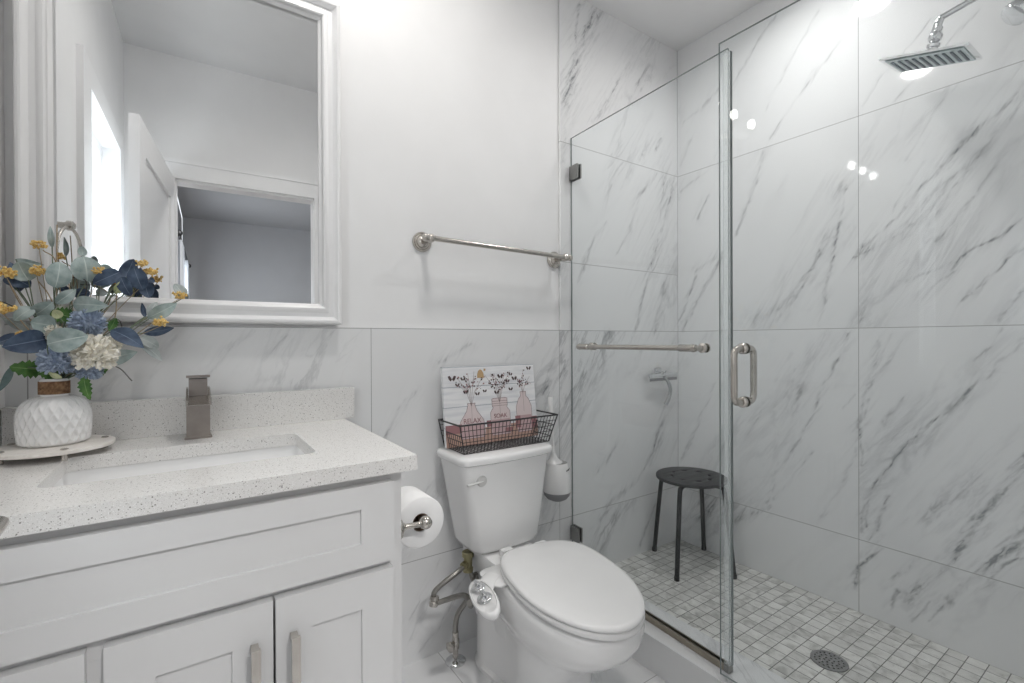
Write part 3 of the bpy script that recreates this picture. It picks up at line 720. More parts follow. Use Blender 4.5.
loft(bm, [r0, r1, r2]); link('spout', bm, M['nickel'], fa, bevel=.0006)  # lighter nickel than the column: light falling on the spout is in its colour
bm = bmesh.new()
bx(bm, (fx - .019, fy - .012, z0 + .004), (fx + .019, fy + .023, z0 + .045))
link('neck', bm, M['taupe'], fa, bevel=.0012)
bm = bmesh.new()
v = bx(bm, (fx - .024, fy - .034, z0 + .0455), (fx + .024, fy + .024, z0 + .0515))
v[0].co.z += .004; v[1].co.z += .004; v[4].co.z += .004; v[5].co.z += .004
link('lever', bm, M['taupe'], fa, bevel=.0012)

# ------------------------------------------------------------------ framed mirror
MX0, MX1, MZ0, MZ1 = -2.343, -1.650, 1.127, 2.086
mir = thing('wall_mirror', 'large mirror in a white moulded frame above the vanity', 'mirror', ((MX0 + MX1) / 2, .01, MZ0))
prof = [(0, .0115), (0, -.026), (.003, -.032), (.008, -.034), (.012, -.033), (.014, -.028), (.022, -.020), (.034, -.021), (.042, -.027), (.047, -.028), (.051, -.025), (.053, -.017), (.0605, -.011), (.0605, .0115)]
bm = bmesh.new(); rings = []
for t, y in prof:
    rings.append([bm.verts.new((x, y, z)) for x, z in ((MX0 + t, MZ0 + t), (MX1 - t, MZ0 + t), (MX1 - t, MZ1 - t), (MX0 + t, MZ1 - t))])
for A, B in zip(rings, rings[1:] + rings[:1]):
    for k in range(4): bm.faces.new((A[k], A[(k + 1) % 4], B[(k + 1) % 4], B[k]))
link('frame', bm, M['trim_paint'], mir, smooth=True, autosmooth=28)
bm = bmesh.new(); g = .056; xm = (MX0 + MX1) / 2; tn = math.tan(.016)
vs = []
for x in (MX0 + g, MX1 - g):
    for dy in (0, .003):
        for z in (MZ0 + g, MZ1 - g): vs.append(bm.verts.new((x, -.001 - (x - xm) * tn + dy, z)))
for f in ((0, 1, 5, 4), (2, 6, 7, 3), (0, 4, 6, 2), (1, 3, 7, 5), (0, 2, 3, 1), (4, 5, 7, 6)): bm.faces.new([vs[i] for i in f])
link('mirror_glass', bm, M['mirror'], mir)

# vanity light bar above the mirror (seen as reflections in the shower tile)
vl = thing('vanity_light', 'nickel three bulb vanity light above the mirror, seen only as a reflection in the tile', 'light fixture', (-2.01, 0.01, 2.22))
bm = bmesh.new(); bx(bm, (-2.27, -.008, 2.19), (-1.75, .0115, 2.25)); link('back_plate', bm, M['nickel'], vl, bevel=.003)
for x in (-2.20, -2.01, -1.82):
    bm = bmesh.new(); tube(bm, spline([(x, -.005, 2.22), (x, -.07, 2.22), (x, -.095, 2.245)], 5), .007); lathe(bm, [(.018, 0), (.026, .014), (.026, .02)], (x, -.095, 2.24), n=20)
    a = link('arm', bm, M['nickel'], vl, smooth=True)
    bm = bmesh.new(); lathe(bm, [(.010, 0), (.012, .012), (.020, .030), (.022, .042), (.017, .056), (.008, .063), (0.0001, .065)], (x, -.095, 2.258), n=20); link('bulb', bm, M['bulb'], a, smooth=True)

# ------------------------------------------------------------------ tray and vase
TZ = .866
tr = thing('tray', 'oval pale marble tray with small metal feet under the ribbed vase', 'tray', (-2.295, -.145, CT))
bm = bmesh.new(); n = 48; cx, cy, ax, ay = -2.262, -.143, .098, .100
def ell(s, z): return [Vector((cx + ax * s * math.cos(2 * PI * k / n), cy + ay * s * math.sin(2 * PI * k / n), z)) for k in range(n)]
loft(bm, [ell(.985, TZ - .008), ell(1, TZ - .006), ell(1, TZ - .001), ell(.99, TZ)])
link('tray_top', bm, M['marble_soap'], tr, smooth=True)
for a in (20, 150, 215, 290):
    x, y = cx + ax * .84 * math.cos(math.radians(a)), cy + ay * .84 * math.sin(math.radians(a))
    bm = bmesh.new(); lathe(bm, [(.005, CT - TZ + .0002), (.005, -.0085), (.004, -.008), (.004, .0005), (.0065, .0008), (.0065, .0022), (.004, .0034), (.0001, .0036)], (x, y, TZ), n=16)
    link('foot', bm, M['nickel'], tr, smooth=True)
vx, vy = -2.2635, -.128
vas = thing('vase', 'white honeycomb ribbed vase with a brown cord band, holding artificial flowers', 'vase', (vx, vy, TZ))
# body with a raised lozenge net
H = .100; bm = bmesh.new(); n = 96; rows = 60; prof = []
for j in range(rows + 1):
    t = j / rows; h = .001 + t * (H - .001)
    if t < .05: r = .050 + .005 * t / .05
    elif t < .50: r = .055 + .0025 * math.sin((t - .05) / .45 * PI / 2)
    else:
        s = (t - .50) / .50; r = .023 + .0345 * max(0, 1 - s ** 2.3) ** .5
    prof.append((r, h))
def netmod(j, th, h):
    q = h / .034; k = 11
    a = abs(math.sin(k * th + q * PI)); b = abs(math.sin(k * th - q * PI))
    ridge = (1 - min(a, b)) ** 1.5
    return 1 + (.075 * ridge - .03) * (1 if h < .088 else max(0, (H - h) / .012)) * min(1, h / .006)
lathe(bm, prof, (vx, vy, TZ), n=n * 2, mod=netmod)
link('body', bm, M['porcelain'], vas, smooth=True, autosmooth=80)
NZ = TZ + H
bm = bmesh.new(); lathe(bm, [(.0225, -.001), (.0235, .004), (.0235, .034), (.0215, .036), (.0195, .034), (.0195, .004)], (vx, vy, NZ), n=40); link('neck', bm, M['porcelain'], vas, smooth=True)
cordm = mat('cord', (.22, .12, .06), .9)
def cordmod(j, th, h): return 1 + .012 * math.sin(j * PI)
bm = bmesh.new(); lathe(bm, [(.0245 + .0009 * (k % 2), .004 + k * .00115) for k in range(24)], (vx, vy, NZ), n=40, cap=True)
cb = link('cord_band', bm, noise_color(cordm, 160, (.14, .07, .035), (.34, .20, .11), bump=.6), vas, smooth=True, autosmooth=80); cb['label'] = 'brown cord wound round the neck'
NECK = Vector((vx, vy, NZ + .03))

# ------------------------------------------------------------------ artificial flowers, one thing per spray
LC = {'S': ((.24, .32, .31), (.46, .54, .53)), 'G': ((.33, .38, .375), (.54, .58, .575)), 'N': ((.025, .045, .09), (.09, .135, .21)), 'V': ((.03, .11, .02), (.12, .27, .06)), 'D': ((.10, .16, .16), (.18, .25, .25)), 'O': ((.35, .40, .18), (.62, .65, .42))}
LM = {}
for k, (c0, c1) in LC.items(): LM[k] = noise_color(mat('leaf_' + {'S': 'sage', 'G': 'grey_green', 'N': 'navy', 'V': 'green', 'D': 'blade', 'O': 'olive'}[k], rough=.6), 60, c0, c1, .3, .7, bump=.3)
VM = {k: painted('leaf_midrib_' + n, c, .6) for k, n, c in (('S', 'sage', (.56, .63, .60)), ('G', 'grey_green', (.62, .66, .65)), ('N', 'navy', (.16, .21, .29)), ('V', 'green', (.25, .40, .15)), ('D', 'blade', (.2, .25, .25)), ('O', 'olive', (.6, .62, .4)))}
M['stem_tan'] = painted('stem_tan', (.38, .30, .20), .7); M['stem_green'] = painted('stem_green', (.16, .20, .14), .7); M['stem_dark'] = painted('stem_dark', (.09, .09, .09), .7)
M['yellow'] = noise_color(mat('berry_yellow', rough=.6), 300, (.72, .44, .10), (.97, .76, .34))
POMC = {'B': noise_color(mat('petal_blue', rough=.8), 180, (.36, .44, .58), (.60, .68, .80)), 'C': noise_color(mat('petal_cream', rough=.8), 180, (.97, .93, .82), (.98, .97, .93)), 'W': noise_color(mat('petal_white', rough=.8), 180, (.82, .82, .76), (.93, .93, .90))}
def clampP(p): return Vector((max(p[0], XL + .006), min(p[1], -.046), p[2]))
def leaf_bm(base, tip, w, kind, k):
    base, tip = clampP(base), clampP(tip); d = tip - base; L = d.length; t = d.normalized()
    view = Vector((.24, -1.36, .0)).normalized(); nrm = (view - t * view.dot(t)).normalized(); side = t.cross(nrm)
    rs = random.Random(k); tw = rs.uniform(-.35, .35); s2 = side * math.cos(tw) + nrm * math.sin(tw); n2 = nrm * math.cos(tw) - side * math.sin(tw)
    bm = bmesh.new(); nl, nw = 12, 9; G = []; VV = [-1, -.72, -.45, -.2, -.045, .045, .2, .45, .72, 1]
    rnd = w / L > .55
    for i in range(nl + 1):
        u = i / nl
        hw = (w / 2) * (math.sin(PI * u ** .82) ** (.55 if rnd else .85)) if 0 < i < nl else w * .012
        if kind == 'V': hw *= 1 + .22 * math.sin(i * PI)  + (.28 if i % 2 else -.12)
        row = []
        for j in range(nw + 1):
            v = VV[j]
            p = base + t * (L * u) + s2 * (hw * v) + n2 * (.14 * L * math.sin(PI * u) * rs_sign(k) + .22 * hw * (abs(v) ** 1.4) + .018 * hw * math.sin(9 * u + 5 * abs(v)))
            if abs(v) < .01: p -= n2 * .0008
            row.append(bm.verts.new(p))
        G.append(row)
    for i in range(nl):
        for j in range(nw): bm.faces.new((G[i][j], G[i][j + 1], G[i + 1][j + 1], G[i + 1][j])).material_index = 1 if j == 4 and kind != 'D' else 0
    bmesh.ops.remove_doubles(bm, verts=bm.verts, dist=1e-5)
    bmesh.ops.solidify(bm, geom=bm.faces[:], thickness=.0006)
    return bm
def rs_sign(k): return 1 if (k * 7) % 3 else -1
SPR = {0: ('sage and navy leaf spray at the far left of the bouquet, behind yellow berries', 'leaf spray'),
 1: ('tall sage leaf spray standing upright with a slim leaf at its very top', 'leaf spray'),
 2: ('sage leaf spray with the big round veined leaf in front of the mirror', 'leaf spray'),
 3: ('low sage leaf spray behind the large navy leaf on the left', 'leaf spray'),
 4: ('navy leaf spray reaching left just above the vase neck', 'leaf spray'),
 5: ('single pale sage leaf lying across the blue and cream blooms', 'leaf spray'),
 6: ('spray of one pointed navy leaf over one sage leaf, right of the cream bloom', 'leaf spray'),
 7: ('long sage spray stretching right over the backsplash with a flat navy leaf', 'leaf spray'),
 8: ('high navy leaf spray in front of the mirrored door, with yellow berries beside it', 'leaf spray'),
 9: ('bright green serrated leaves hanging over the vase rim', 'leaf spray'),
 10: ('bright green leaves tucked behind the upper blue bloom', 'leaf spray')}
spr = {}
for s, (lab, cat) in SPR.items():
    spr[s] = thing('leaf_spray', lab, cat, NECK, group='artificial leaf sprays in the vase')
    own = [l for l in LEAVES if l[4] == s]
    bm = bmesh.new()
    cen = sum((clampP(l[0]) for l in own), Vector()) / len(own)
    start = Vector((vx + .012 * math.cos(s * 1.7), vy + .012 * math.sin(s * 1.7), NZ + .02))
    mid = start.lerp(cen, .6) + Vector((0, 0, .012))
    tube(bm, spline([start, start.lerp(mid, .5) + Vector((0, 0, .01)), mid], 6), .0015, 8)
    for l in own:
        b = clampP(l[0]); tube(bm, spline([mid - Vector((0, 0, .002)), mid.lerp(b, .55) + Vector((0, -.003, .004)), b + (clampP(l[1]) - b) * .04], 5), .0011, 6)
    link('stem', bm, M['stem_green'], spr[s], smooth=True)
for k, (b, t, w_, c, s) in enumerate(LEAVES):
    link('leaf', leaf_bm(b, t, w_, c, k), [LM[c], VM[c]], spr[s], smooth=True, autosmooth=60)
def pom(c, r, kind, k):
    bm = bmesh.new(); rs = random.Random(k + 50); NP = 260 if r > .018 else 130; ga = PI * (3 - 5 ** .5)
    bmesh.ops.create_icosphere(bm, subdivisions=2, radius=r * .62, matrix=Matrix.Translation(c))
    for i in range(NP):
        z = 1 - 2 * (i + .5) / NP
        if z < -.8: continue
        q = math.sqrt(1 - z * z); d = Vector((q * math.cos(i * ga), q * math.sin(i * ga), z))
        d = (d + Vector((rs.uniform(-.15, .15), rs.uniform(-.15, .15), rs.uniform(-.15, .15)))).normalized()
        a = d.orthogonal().normalized(); a = Matrix.Rotation(rs.uniform(0, 6.28), 3, d) @ a; b = d.cross(a)
        s = r * (.22 if kind == 'B' else .34); ri = r * .5; ro = r * rs.uniform(.9, 1.05)
        cup = .25 * s
        P = [c + d * ri + a * s * .12, c + d * (ri + ro) * .52 + a * s * .42 + b * cup, c + d * ro + a * s * .30 - b * cup * .2, c + d * ro * 1.02 - a * s * .30 + b * cup * .3, c + d * (ri + ro) * .52 - a * s * .42 - b * cup, c + d * ri - a * s * .12]
        vs = [bm.verts.new(p) for p in P]; m_ = bm.verts.new(c + d * (ri + ro) * .54 + b * cup * 1.2)
        for x in range(6): bm.faces.new((vs[x], vs[(x + 1) % 6], m_))
    return bm
PL = ['round blue bloom, uppermost of the blue ones, beside the mirror frame', 'round blue bloom low on the left just above the vase neck', 'largest cream bloom at the front of the bouquet', 'small blue bloom under the big cream bloom', 'cream bloom half hidden behind the pale sage leaf', 'small white bud high in the middle of the bouquet', 'smaller cream bloom tucked behind the right of the large one']
for k, ((x, y, z), r, c) in enumerate(POMS):
    P = clampP((x, y, z)); t = thing('flower', PL[k], 'flower', NECK, group='artificial blooms in the vase')
    bm = bmesh.new(); tube(bm, spline([Vector((vx + .006 * math.cos(k), vy + .006 * math.sin(k), NZ + .02)), NECK.lerp(P, .6), P], 6), .0016, 8); link('stem', bm, M['stem_green'], t, smooth=True)
    link('bloom', pom(P, r, c, k), POMC[c], t, smooth=True, autosmooth=50)
BL = ['yellow berry cluster highest on the left', 'yellow berry cluster between two sage leaves left of the round leaf', 'yellow berry cluster at the left edge over the navy leaves', 'yellow berry cluster lowest at the left edge', 'yellow berry cluster beside the big round sage leaf', 'yellow berry cluster on top of the high navy leaves', 'yellow berry cluster right of the high navy leaves', 'yellow berry cluster by the grey leaf at the far right of the bouquet', 'orange yellow berry cluster above the flat navy leaf on the right', 'small faded berry tuft above the large navy leaf']
for k, ((x, y, z), r) in enumerate(BERRIES):
    r *= 1.2; P = clampP((x, y, z)); t = thing('berry_sprig', BL[k], 'berry sprig', NECK, group='yellow berry sprigs in the vase')
    bm = bmesh.new(); tube(bm, spline([Vector((vx + .008 * math.cos(k * 2), vy + .008 * math.sin(k * 2), NZ + .02)), NECK.lerp(P, .5) + Vector((0, .014 if P.y < -.07 else -.004, .004)), P - Vector((0, 0, r * .6))], 7), .0008, 6)
    link('stem', bm, M['stem_tan'], t, smooth=True)
    bm = bmesh.new(); rs = random.Random(k)
    for i in range(46):
        d = Vector((rs.gauss(0, 1), rs.gauss(0, 1), rs.gauss(0, .7))).normalized() * r * rs.uniform(.35, 1.0); d.z *= .75
        bmesh.ops.create_icosphere(bm, subdivisions=1, radius=r * rs.uniform(.13, .22), matrix=Matrix.Translation(P + d))
        if i % 3 == 0: tube(bm, [P - Vector((0, 0, r * .6)), P + d], .0005, 5)
    link('berries', bm, M['yellow'], t, smooth=True)
TL = ['bare tan twig slanting across the large navy leaf', 'thin tan twig rising to the second berry cluster', 'thin tan twig rising to the highest berry cluster', 'thin tan twig in the middle of the bouquet', 'bare dark twig curving down to the right over the tile', 'thin tan twig rising left over the navy leaves', 'thin dark twig reaching the left edge', 'pale forked twig rising in front of the mirror frame', 'long pale twig stretching right across the mirror frame', 'dark twig under the round sage leaf', 'upright thin twig carrying the slim top leaf', 'twig behind the high navy leaf', 'dark twig behind the right navy leaf']
for k, pts in enumerate(TWIGS):
    bm = bmesh.new(); P = [clampP(p) for p in pts]; tube(bm, spline([NECK + Vector((.004 * math.cos(k), .004 * math.sin(k), -.012))] + [NECK.lerp(P[0], .5)] + P, 6), .0012, 6)
    tag(solo(link('twig', bm, M['stem_dark'] if k in (4, 6, 9, 12) else M['stem_tan'], smooth=True)), TL[k], 'twig', 'bare twigs in the vase')
# ------------------------------------------------------------------ toilet
TX = -1.1585
toi = thing('toilet', 'white two piece toilet with closed elongated lid', 'toilet', (TX, -.40, 0))
def egg(cx, yb, yf, hw, z, eb=3.2, ef=2.3, n=64, waist=0.0, cyf=.39, rot=0.0):
    yc = yb - (yb - yf) * cyf; out = []
    for k in range(n):
        a = 2 * PI * k / n; c, s = math.cos(a), math.sin(a)
        e, L = (ef, yc - yf) if s < 0 else (eb, yb - yc)
        x = math.copysign(abs(c) ** (2 / e), c) * hw; y = yc + math.copysign(abs(s) ** (2 / e), s) * L
        if waist: x *= 1 - waist * math.exp(-((y - (-.26)) / .11) ** 2)
        if rot: x, y = x * math.cos(rot) - (y + .40) * math.sin(rot) + .018 * (rot / -.19), -.40 + x * math.sin(rot) + (y + .40) * math.cos(rot)
        out.append(Vector((cx + x, y, z)))
    return out
RT = -.19
def lidegg(s, z): return egg(TX, -.267 - s, -.7556 + s, .160 - s, z, 3.2, 1.95, cyf=.46, rot=RT)
bm = bmesh.new()
R = [(.0005, -.07, -.54, .108, 3, 3.4, .22), (.012, -.07, -.54, .108, 3, 3.4, .22), (.02, -.075, -.535, .101, 3, 3.4, .30), (.10, -.075, -.53, .103, 3, 3.4, .38), (.17, -.08, -.54, .108, 3, 3.2, .36), (.205, -.10, -.57, .112, 3, 2.6, .26),
     (.235, -.14, -.62, .124, 3, 2.4, .12), (.27, -.18, -.672, .142, 3, 2.3, 0), (.305, -.20, -.712, .157, 3, 2.25, 0), (.34, -.22, -.736, .164, 3, 2.25, 0), (.366, -.24, -.742, .165, 3, 2.25, 0), (.380, -.25, -.738, .162, 3, 2.25, 0), (.3845, -.255, -.732, .157, 3, 2.25, 0)]
loft(bm, [egg(TX, yb, yf, hw, z, eb, ef, waist=w_, rot=RT * min(1, max(0, (z - .16) / .15))) for z, yb, yf, hw, eb, ef, w_ in R])
loft(bm, [rrect(TX, -.185, .070, .115, .03, .15), rrect(TX, -.18, .078, .13, .03, .26), rrect(TX, -.175, .088, .145, .03, .33), rrect(TX, -.175, .096, .150, .03, .372), rrect(TX, -.175, .093, .147, .03, .3835)])
link('bowl', bm, M['porcelain'], toi, smooth=True, autosmooth=50)
def bowed(cx, yb, yf, hw, r, z, bow, n=6):
    out = rrect(cx, (yb + yf) / 2, hw, (yb - yf) / 2, r, z, n); dense = []
    for i, p in enumerate(out):
        q = out[(i + 1) % len(out)]; m_ = 8 if (p - q).length > .03 else 1
        for k in range(m_): dense.append(p.lerp(q, k / m_))
    for p in dense:
        if p.y < (yb + yf) / 2: p.y -= bow * max(0, 1 - ((p.x - cx) / hw) ** 2)
    return dense
bm = bmesh.new()
loft(bm, [bowed(TX + .006, -.045, -.165, .112, .03, .386, .008), bowed(TX + .006, -.036, -.182, .124, .03, .392, .012), bowed(TX + .005, -.032, -.188, .132, .028, .41, .014), bowed(TX + .004, -.026, -.192, .142, .026, .48, .014), bowed(TX + .002, -.022, -.195, .156, .024, .58, .014), bowed(TX, -.020, -.198, .168, .022, .66, .014), bowed(TX, -.019, -.200, .172, .022, .6835, .014)])
tank = link('tank', bm, M['porcelain'], toi, smooth=True, autosmooth=50)
bm = bmesh.new()
loft(bm, [bowed(TX - .001, -.016, -.205, .176, .026, .684, .014), bowed(TX - .001, -.012, -.212, .184, .03, .689, .016), bowed(TX - .001, -.012, -.214, .186, .03, .703, .016), bowed(TX - .001, -.014, -.211, .183, .03, .7095, .016), bowed(TX - .001, -.019, -.205, .177, .03, .7125, .016)])
link('tank_lid', bm, M['porcelain'], toi, smooth=True, autosmooth=50)
# flush lever on the tank front
bm = bmesh.new(); M['satin'] = painted('satin_silver', (.62, .62, .61), .35); lx, ly, lz = -1.268, -.199, .633
lathe(bm, [(.0001, -.003), (.018, -.003), (.0185, .006), (.015, .011), (.006, .0135), (.0001, .014)], (lx, ly, lz), (0, -1, 0), n=28)
tube(bm, [(lx, ly - .009, lz), (lx - .03, ly - .012, lz - .002), (lx - .056, ly - .013, lz - .004)], [.0065, .005, .006], 12, flat=.6)
link('flush_lever', bm, M['satin'], tank, smooth=True)
bm = bmesh.new()
loft(bm, [lidegg(.003, .3935), lidegg(0, .397), lidegg(0, .405), lidegg(.003, .4085)])
link('seat', bm, M['plastic'], toi, smooth=True, autosmooth=50)
bm = bmesh.new()
loft(bm, [lidegg(.004, .410), lidegg(0, .413), lidegg(0, .418), lidegg(.004, .4225), lidegg(.014, .4245), lidegg(.06, .4255)])
link('lid', bm, M['plastic'], toi, smooth=True, autosmooth=60)
for s in (-1, 1):
    bm = bmesh.new(); bx(bm, (TX + .02 + s * .06 - .02, -.262 - s * .012, .3935), (TX + .02 + s * .06 + .02, -.240 - s * .012, .413)); link('hinge', bm, M['plastic'], toi, bevel=.005, seg=3)
    bm = bmesh.new(); lathe(bm, [(.014, .0), (.014, .006), (.011, .014), (.005, .018), (.0001, .0185)], (TX + s * .099, -.335, .018), n=20); link('bolt_cap', bm, M['plastic'], toi, smooth=True)

# ------------------------------------------------------------------ bidet attachment with its hoses
bid = thing('bidet_attachment', 'white bidet attachment with two chrome knobs clamped under the toilet seat', 'bidet', (-1.375, -.40, .38))
bm = bmesh.new()
loft(bm, [rrect(TX - .02, -.33, .150, .055, .03, .3850), rrect(TX - .02, -.33, .152, .057, .03, .387), rrect(TX - .02, -.33, .152, .057, .03, .391), rrect(TX - .02, -.33, .150, .055, .03, .3928)])
arm = [Vector((-1.300, -.315, .389)), Vector((-1.33, -.34, .392)), Vector((-1.36, -.37, .388))]
tube(bm, spline(arm, 5), .024, 16, flat=.35)
link('mounting_plate', bm, M['plastic'], bid, smooth=True, autosmooth=45)
# boat-shaped control panel, long axis along d
pc = Vector((-1.380, -.408, .383)); dl = Vector((-.16, -.985, -.10)).normalized(); dn = Vector((-.35, -.12, .93)); dn = (dn - dl * dn.dot(dl)).normalized(); dw = dl.cross(dn)
bm = bmesh.new(); rings = []
for h, s in ((-.034, .25), (-.030, .55), (-.018, .86), (-.004, 1.0), (.004, 1.0), (.009, .95), (.0095, .86), (.006, .82), (.0055, .3)):
    rings.append([pc + dl * (.078 * s * math.copysign(abs(math.cos(a)) ** .85, math.cos(a)) - .008) + dw * (.032 * s * math.sin(a)) + dn * h for a in [2 * PI * k / 40 for k in range(40)]])
loft(bm, rings); pan = link('control_panel', bm, M['plastic'], bid, smooth=True, autosmooth=60)
for q in (-.046, .002):
    b = pc + dl * q + dn * .006
    bm = bmesh.new(); lathe(bm, [(.020, 0), (.0205, .004), (.017, .007), (.015, .0075), (.0145, .011), (.008, .013), (.0065, .018)], b, dn, n=28)
    tube(bm, [b + dn * .017 - dl * .012, b + dn * .020, b + dn * .017 + dl * .012], [.005, .0065, .005], 12)
    link('knob', bm, M['chrome'], pan, smooth=True, autosmooth=45)
# T valve under the tank
tv = thing('supply_tee_valve', 'small brass and metal tee valve under the left of the toilet tank', 'valve', (-1.268, -.11, .35))
bm = bmesh.new(); c = Vector((-1.270, -.115, .343)); M['brass'] = metal('tarnished_brass', (.36, .33, .20), .4)
lathe(bm, [(.018, .036), (.020, .034), (.020, .020), (.015, .018), (.014, -.016), (.017, -.018), (.017, -.030), (.010, -.032)], c, n=20)
lathe(bm, [(.010, 0), (.011, .014), (.014, .016), (.014, .026), (.009, .028)], c, (-.85, -.4, -.2), n=20)
link('valve_body', bm, M['brass'], tv, smooth=True, autosmooth=40)
def hose(name, pts, r, lab, ends=True):
    P = spline(pts, 10); bm = bmesh.new()
    n = max(8, int(sum((a - b).length for a, b in zip(P, P[1:])) / .0022)); acc = [0]
    for a, b in zip(P, P[1:]): acc.append(acc[-1] + (a - b).length)
    Q = []
    for i in range(n + 1):
        s = acc[-1] * i / n; j = max(k for k in range(len(acc)) if acc[k] <= s + 1e-9); j = min(j, len(P) - 2)
        Q.append(P[j].lerp(P[j + 1], min(1, (s - acc[j]) / max(1e-9, acc[j + 1] - acc[j]))))
    tube(bm, Q, [r * (1 + .09 * (k % 2)) for k in range(len(Q))], 12)
    o = tag(solo(link(name, bm, M['braid'], smooth=True, autosmooth=80)), lab, 'hose', 'braided hoses beside the toilet'); return o
hose('water_hose', [(-1.285, -.121, .337), (-1.325, -.130, .325), (-1.365, -.125, .305), (-1.392, -.12, .285), (-1.398, -.12, .265)], .0078, 'upper curved hose from the tee valve to the hose coupling')
hose('water_hose', [(-1.392, -.122, .247), (-1.36, -.14, .258), (-1.335, -.17, .275), (-1.33, -.21, .29), (-1.365, -.30, .315), (-1.392, -.345, .352)], .0078, 'middle hose running from the coupling to the bidet panel')
hose('water_hose', [(-1.262, -.112, .312), (-1.264, -.14, .29), (-1.285, -.20, .29), (-1.32, -.26, .315), (-1.335, -.30, .34), (-1.362, -.345, .375)], .0078, 'short hose dropping from the tee valve to the rear bidet knob')
hose('water_hose', [(-1.297, -.075, .098), (-1.298, -.078, .125), (-1.292, -.085, .165), (-1.268, -.10, .205), (-1.24, -.12, .245), (-1.250, -.13, .305)], .0085, 'lowest hose rising from the floor valve behind the bidet panel')
bm = bmesh.new(); lathe(bm, [(.008, -.016), (.011, -.015), (.012, -.004), (.010, 0), (.012, .004), (.011, .015), (.008, .016)], (-1.396, -.121, .256), (.25, .1, 1), n=12, mod=lambda j, t, h: 1.25); tag(solo(link('hose_coupling', bm, M['nickel'], smooth=True, autosmooth=30)), 'metal coupling joining the two curved hoses left of the toilet', 'coupling')
fv = thing('floor_valve', 'chrome angle stop valve with round flange on the floor by the toilet', 'valve', (-1.297, -.075, 0))
bm = bmesh.new(); lathe(bm, [(.034, .0006), (.034, .004), (.026, .010), (.014, .014), (.011, .016)], (-1.297, -.075, 0), n=32); link('flange', bm, M['chrome'], fv, smooth=True)
bm = bmesh.new(); lathe(bm, [(.009, .012), (.009, .045), (.013, .047), (.013, .075), (.0105, .078), (.0105, .100), (.007, .102)], (-1.297, -.075, 0), n=20)
tube(bm, [(-1.297, -.075, .062), (-1.318, -.083, .062)], .007, 12); link('valve_body', bm, M['nickel'], fv, smooth=True, autosmooth=40)
bm = bmesh.new(); lathe(bm, [(.004, 0), (.016, .002), (.017, .008), (.013, .011), (.0001, .012)], (-1.316, -.083, .062), (-.93, -.36, 0), n=20, mod=lambda j, t, h: 1 + .08 * math.cos(6 * t)); link('valve_handle', bm, M['nickel'], fv, smooth=True)

# ------------------------------------------------------------------ wire basket with the picture in it
BZ = .7128
bas = thing('wire_basket', 'black rectangular wire basket on the toilet tank lid', 'basket', (-1.14, -.10, BZ))
top = [Vector((-1.326, -.014, .807)), Vector((-.927, -.014, .807)), Vector((-.927, -.168, .807)), Vector((-1.326, -.168, .807))]
bot = [Vector((-1.310, -.026, BZ + .0025)), Vector((-.968, -.026, BZ + .0025)), Vector((-.968, -.166, BZ + .0025)), Vector((-1.310, -.166, BZ + .0025))]
bm = bmesh.new()
for k in range(4): tube(bm, [top[k], top[(k + 1) % 4]], .0029, 8)
for k in (3, 2):  pass
link('rim', bm, M['wire'], bas, smooth=True)
bm = bmesh.new()
def side(k, n, m_, h1=1.0):
    a, b, c, d = bot[k], bot[(k + 1) % 4], top[k], top[(k + 1) % 4]
    for i in range(n + 1):
        t = i / n; p = a.lerp(b, t); q = c.lerp(d, t); tube(bm, [p, p.lerp(q, h1)], .00105, 6, cap=False)
    for j in range(m_ + 1):
        s = h1 * j / m_; tube(bm, [a.lerp(c, s), b.lerp(d, s)], .00115 if j < m_ else .0016, 6, cap=False)
side(0, 27, 5); side(2, 27, 5); side(1, 10, 3, .62); side(3, 10, 3, .62)
for k in range(4): tube(bm, [bot[k], top[k]], .0022, 8, cap=False)
link('wire_walls', bm, M['wire'], bas, smooth=True)
bm = bmesh.new()
for i in range(28): tube(bm, [bot[0].lerp(bot[1], i / 27), bot[3].lerp(bot[2], i / 27)], .00105, 6, cap=False)
for j in range(9): tube(bm, [bot[0].lerp(bot[3], j / 8), bot[1].lerp(bot[2], j / 8)], .00115, 6, cap=False)
link('wire_floor', bm, M['wire'], bas, smooth=True)

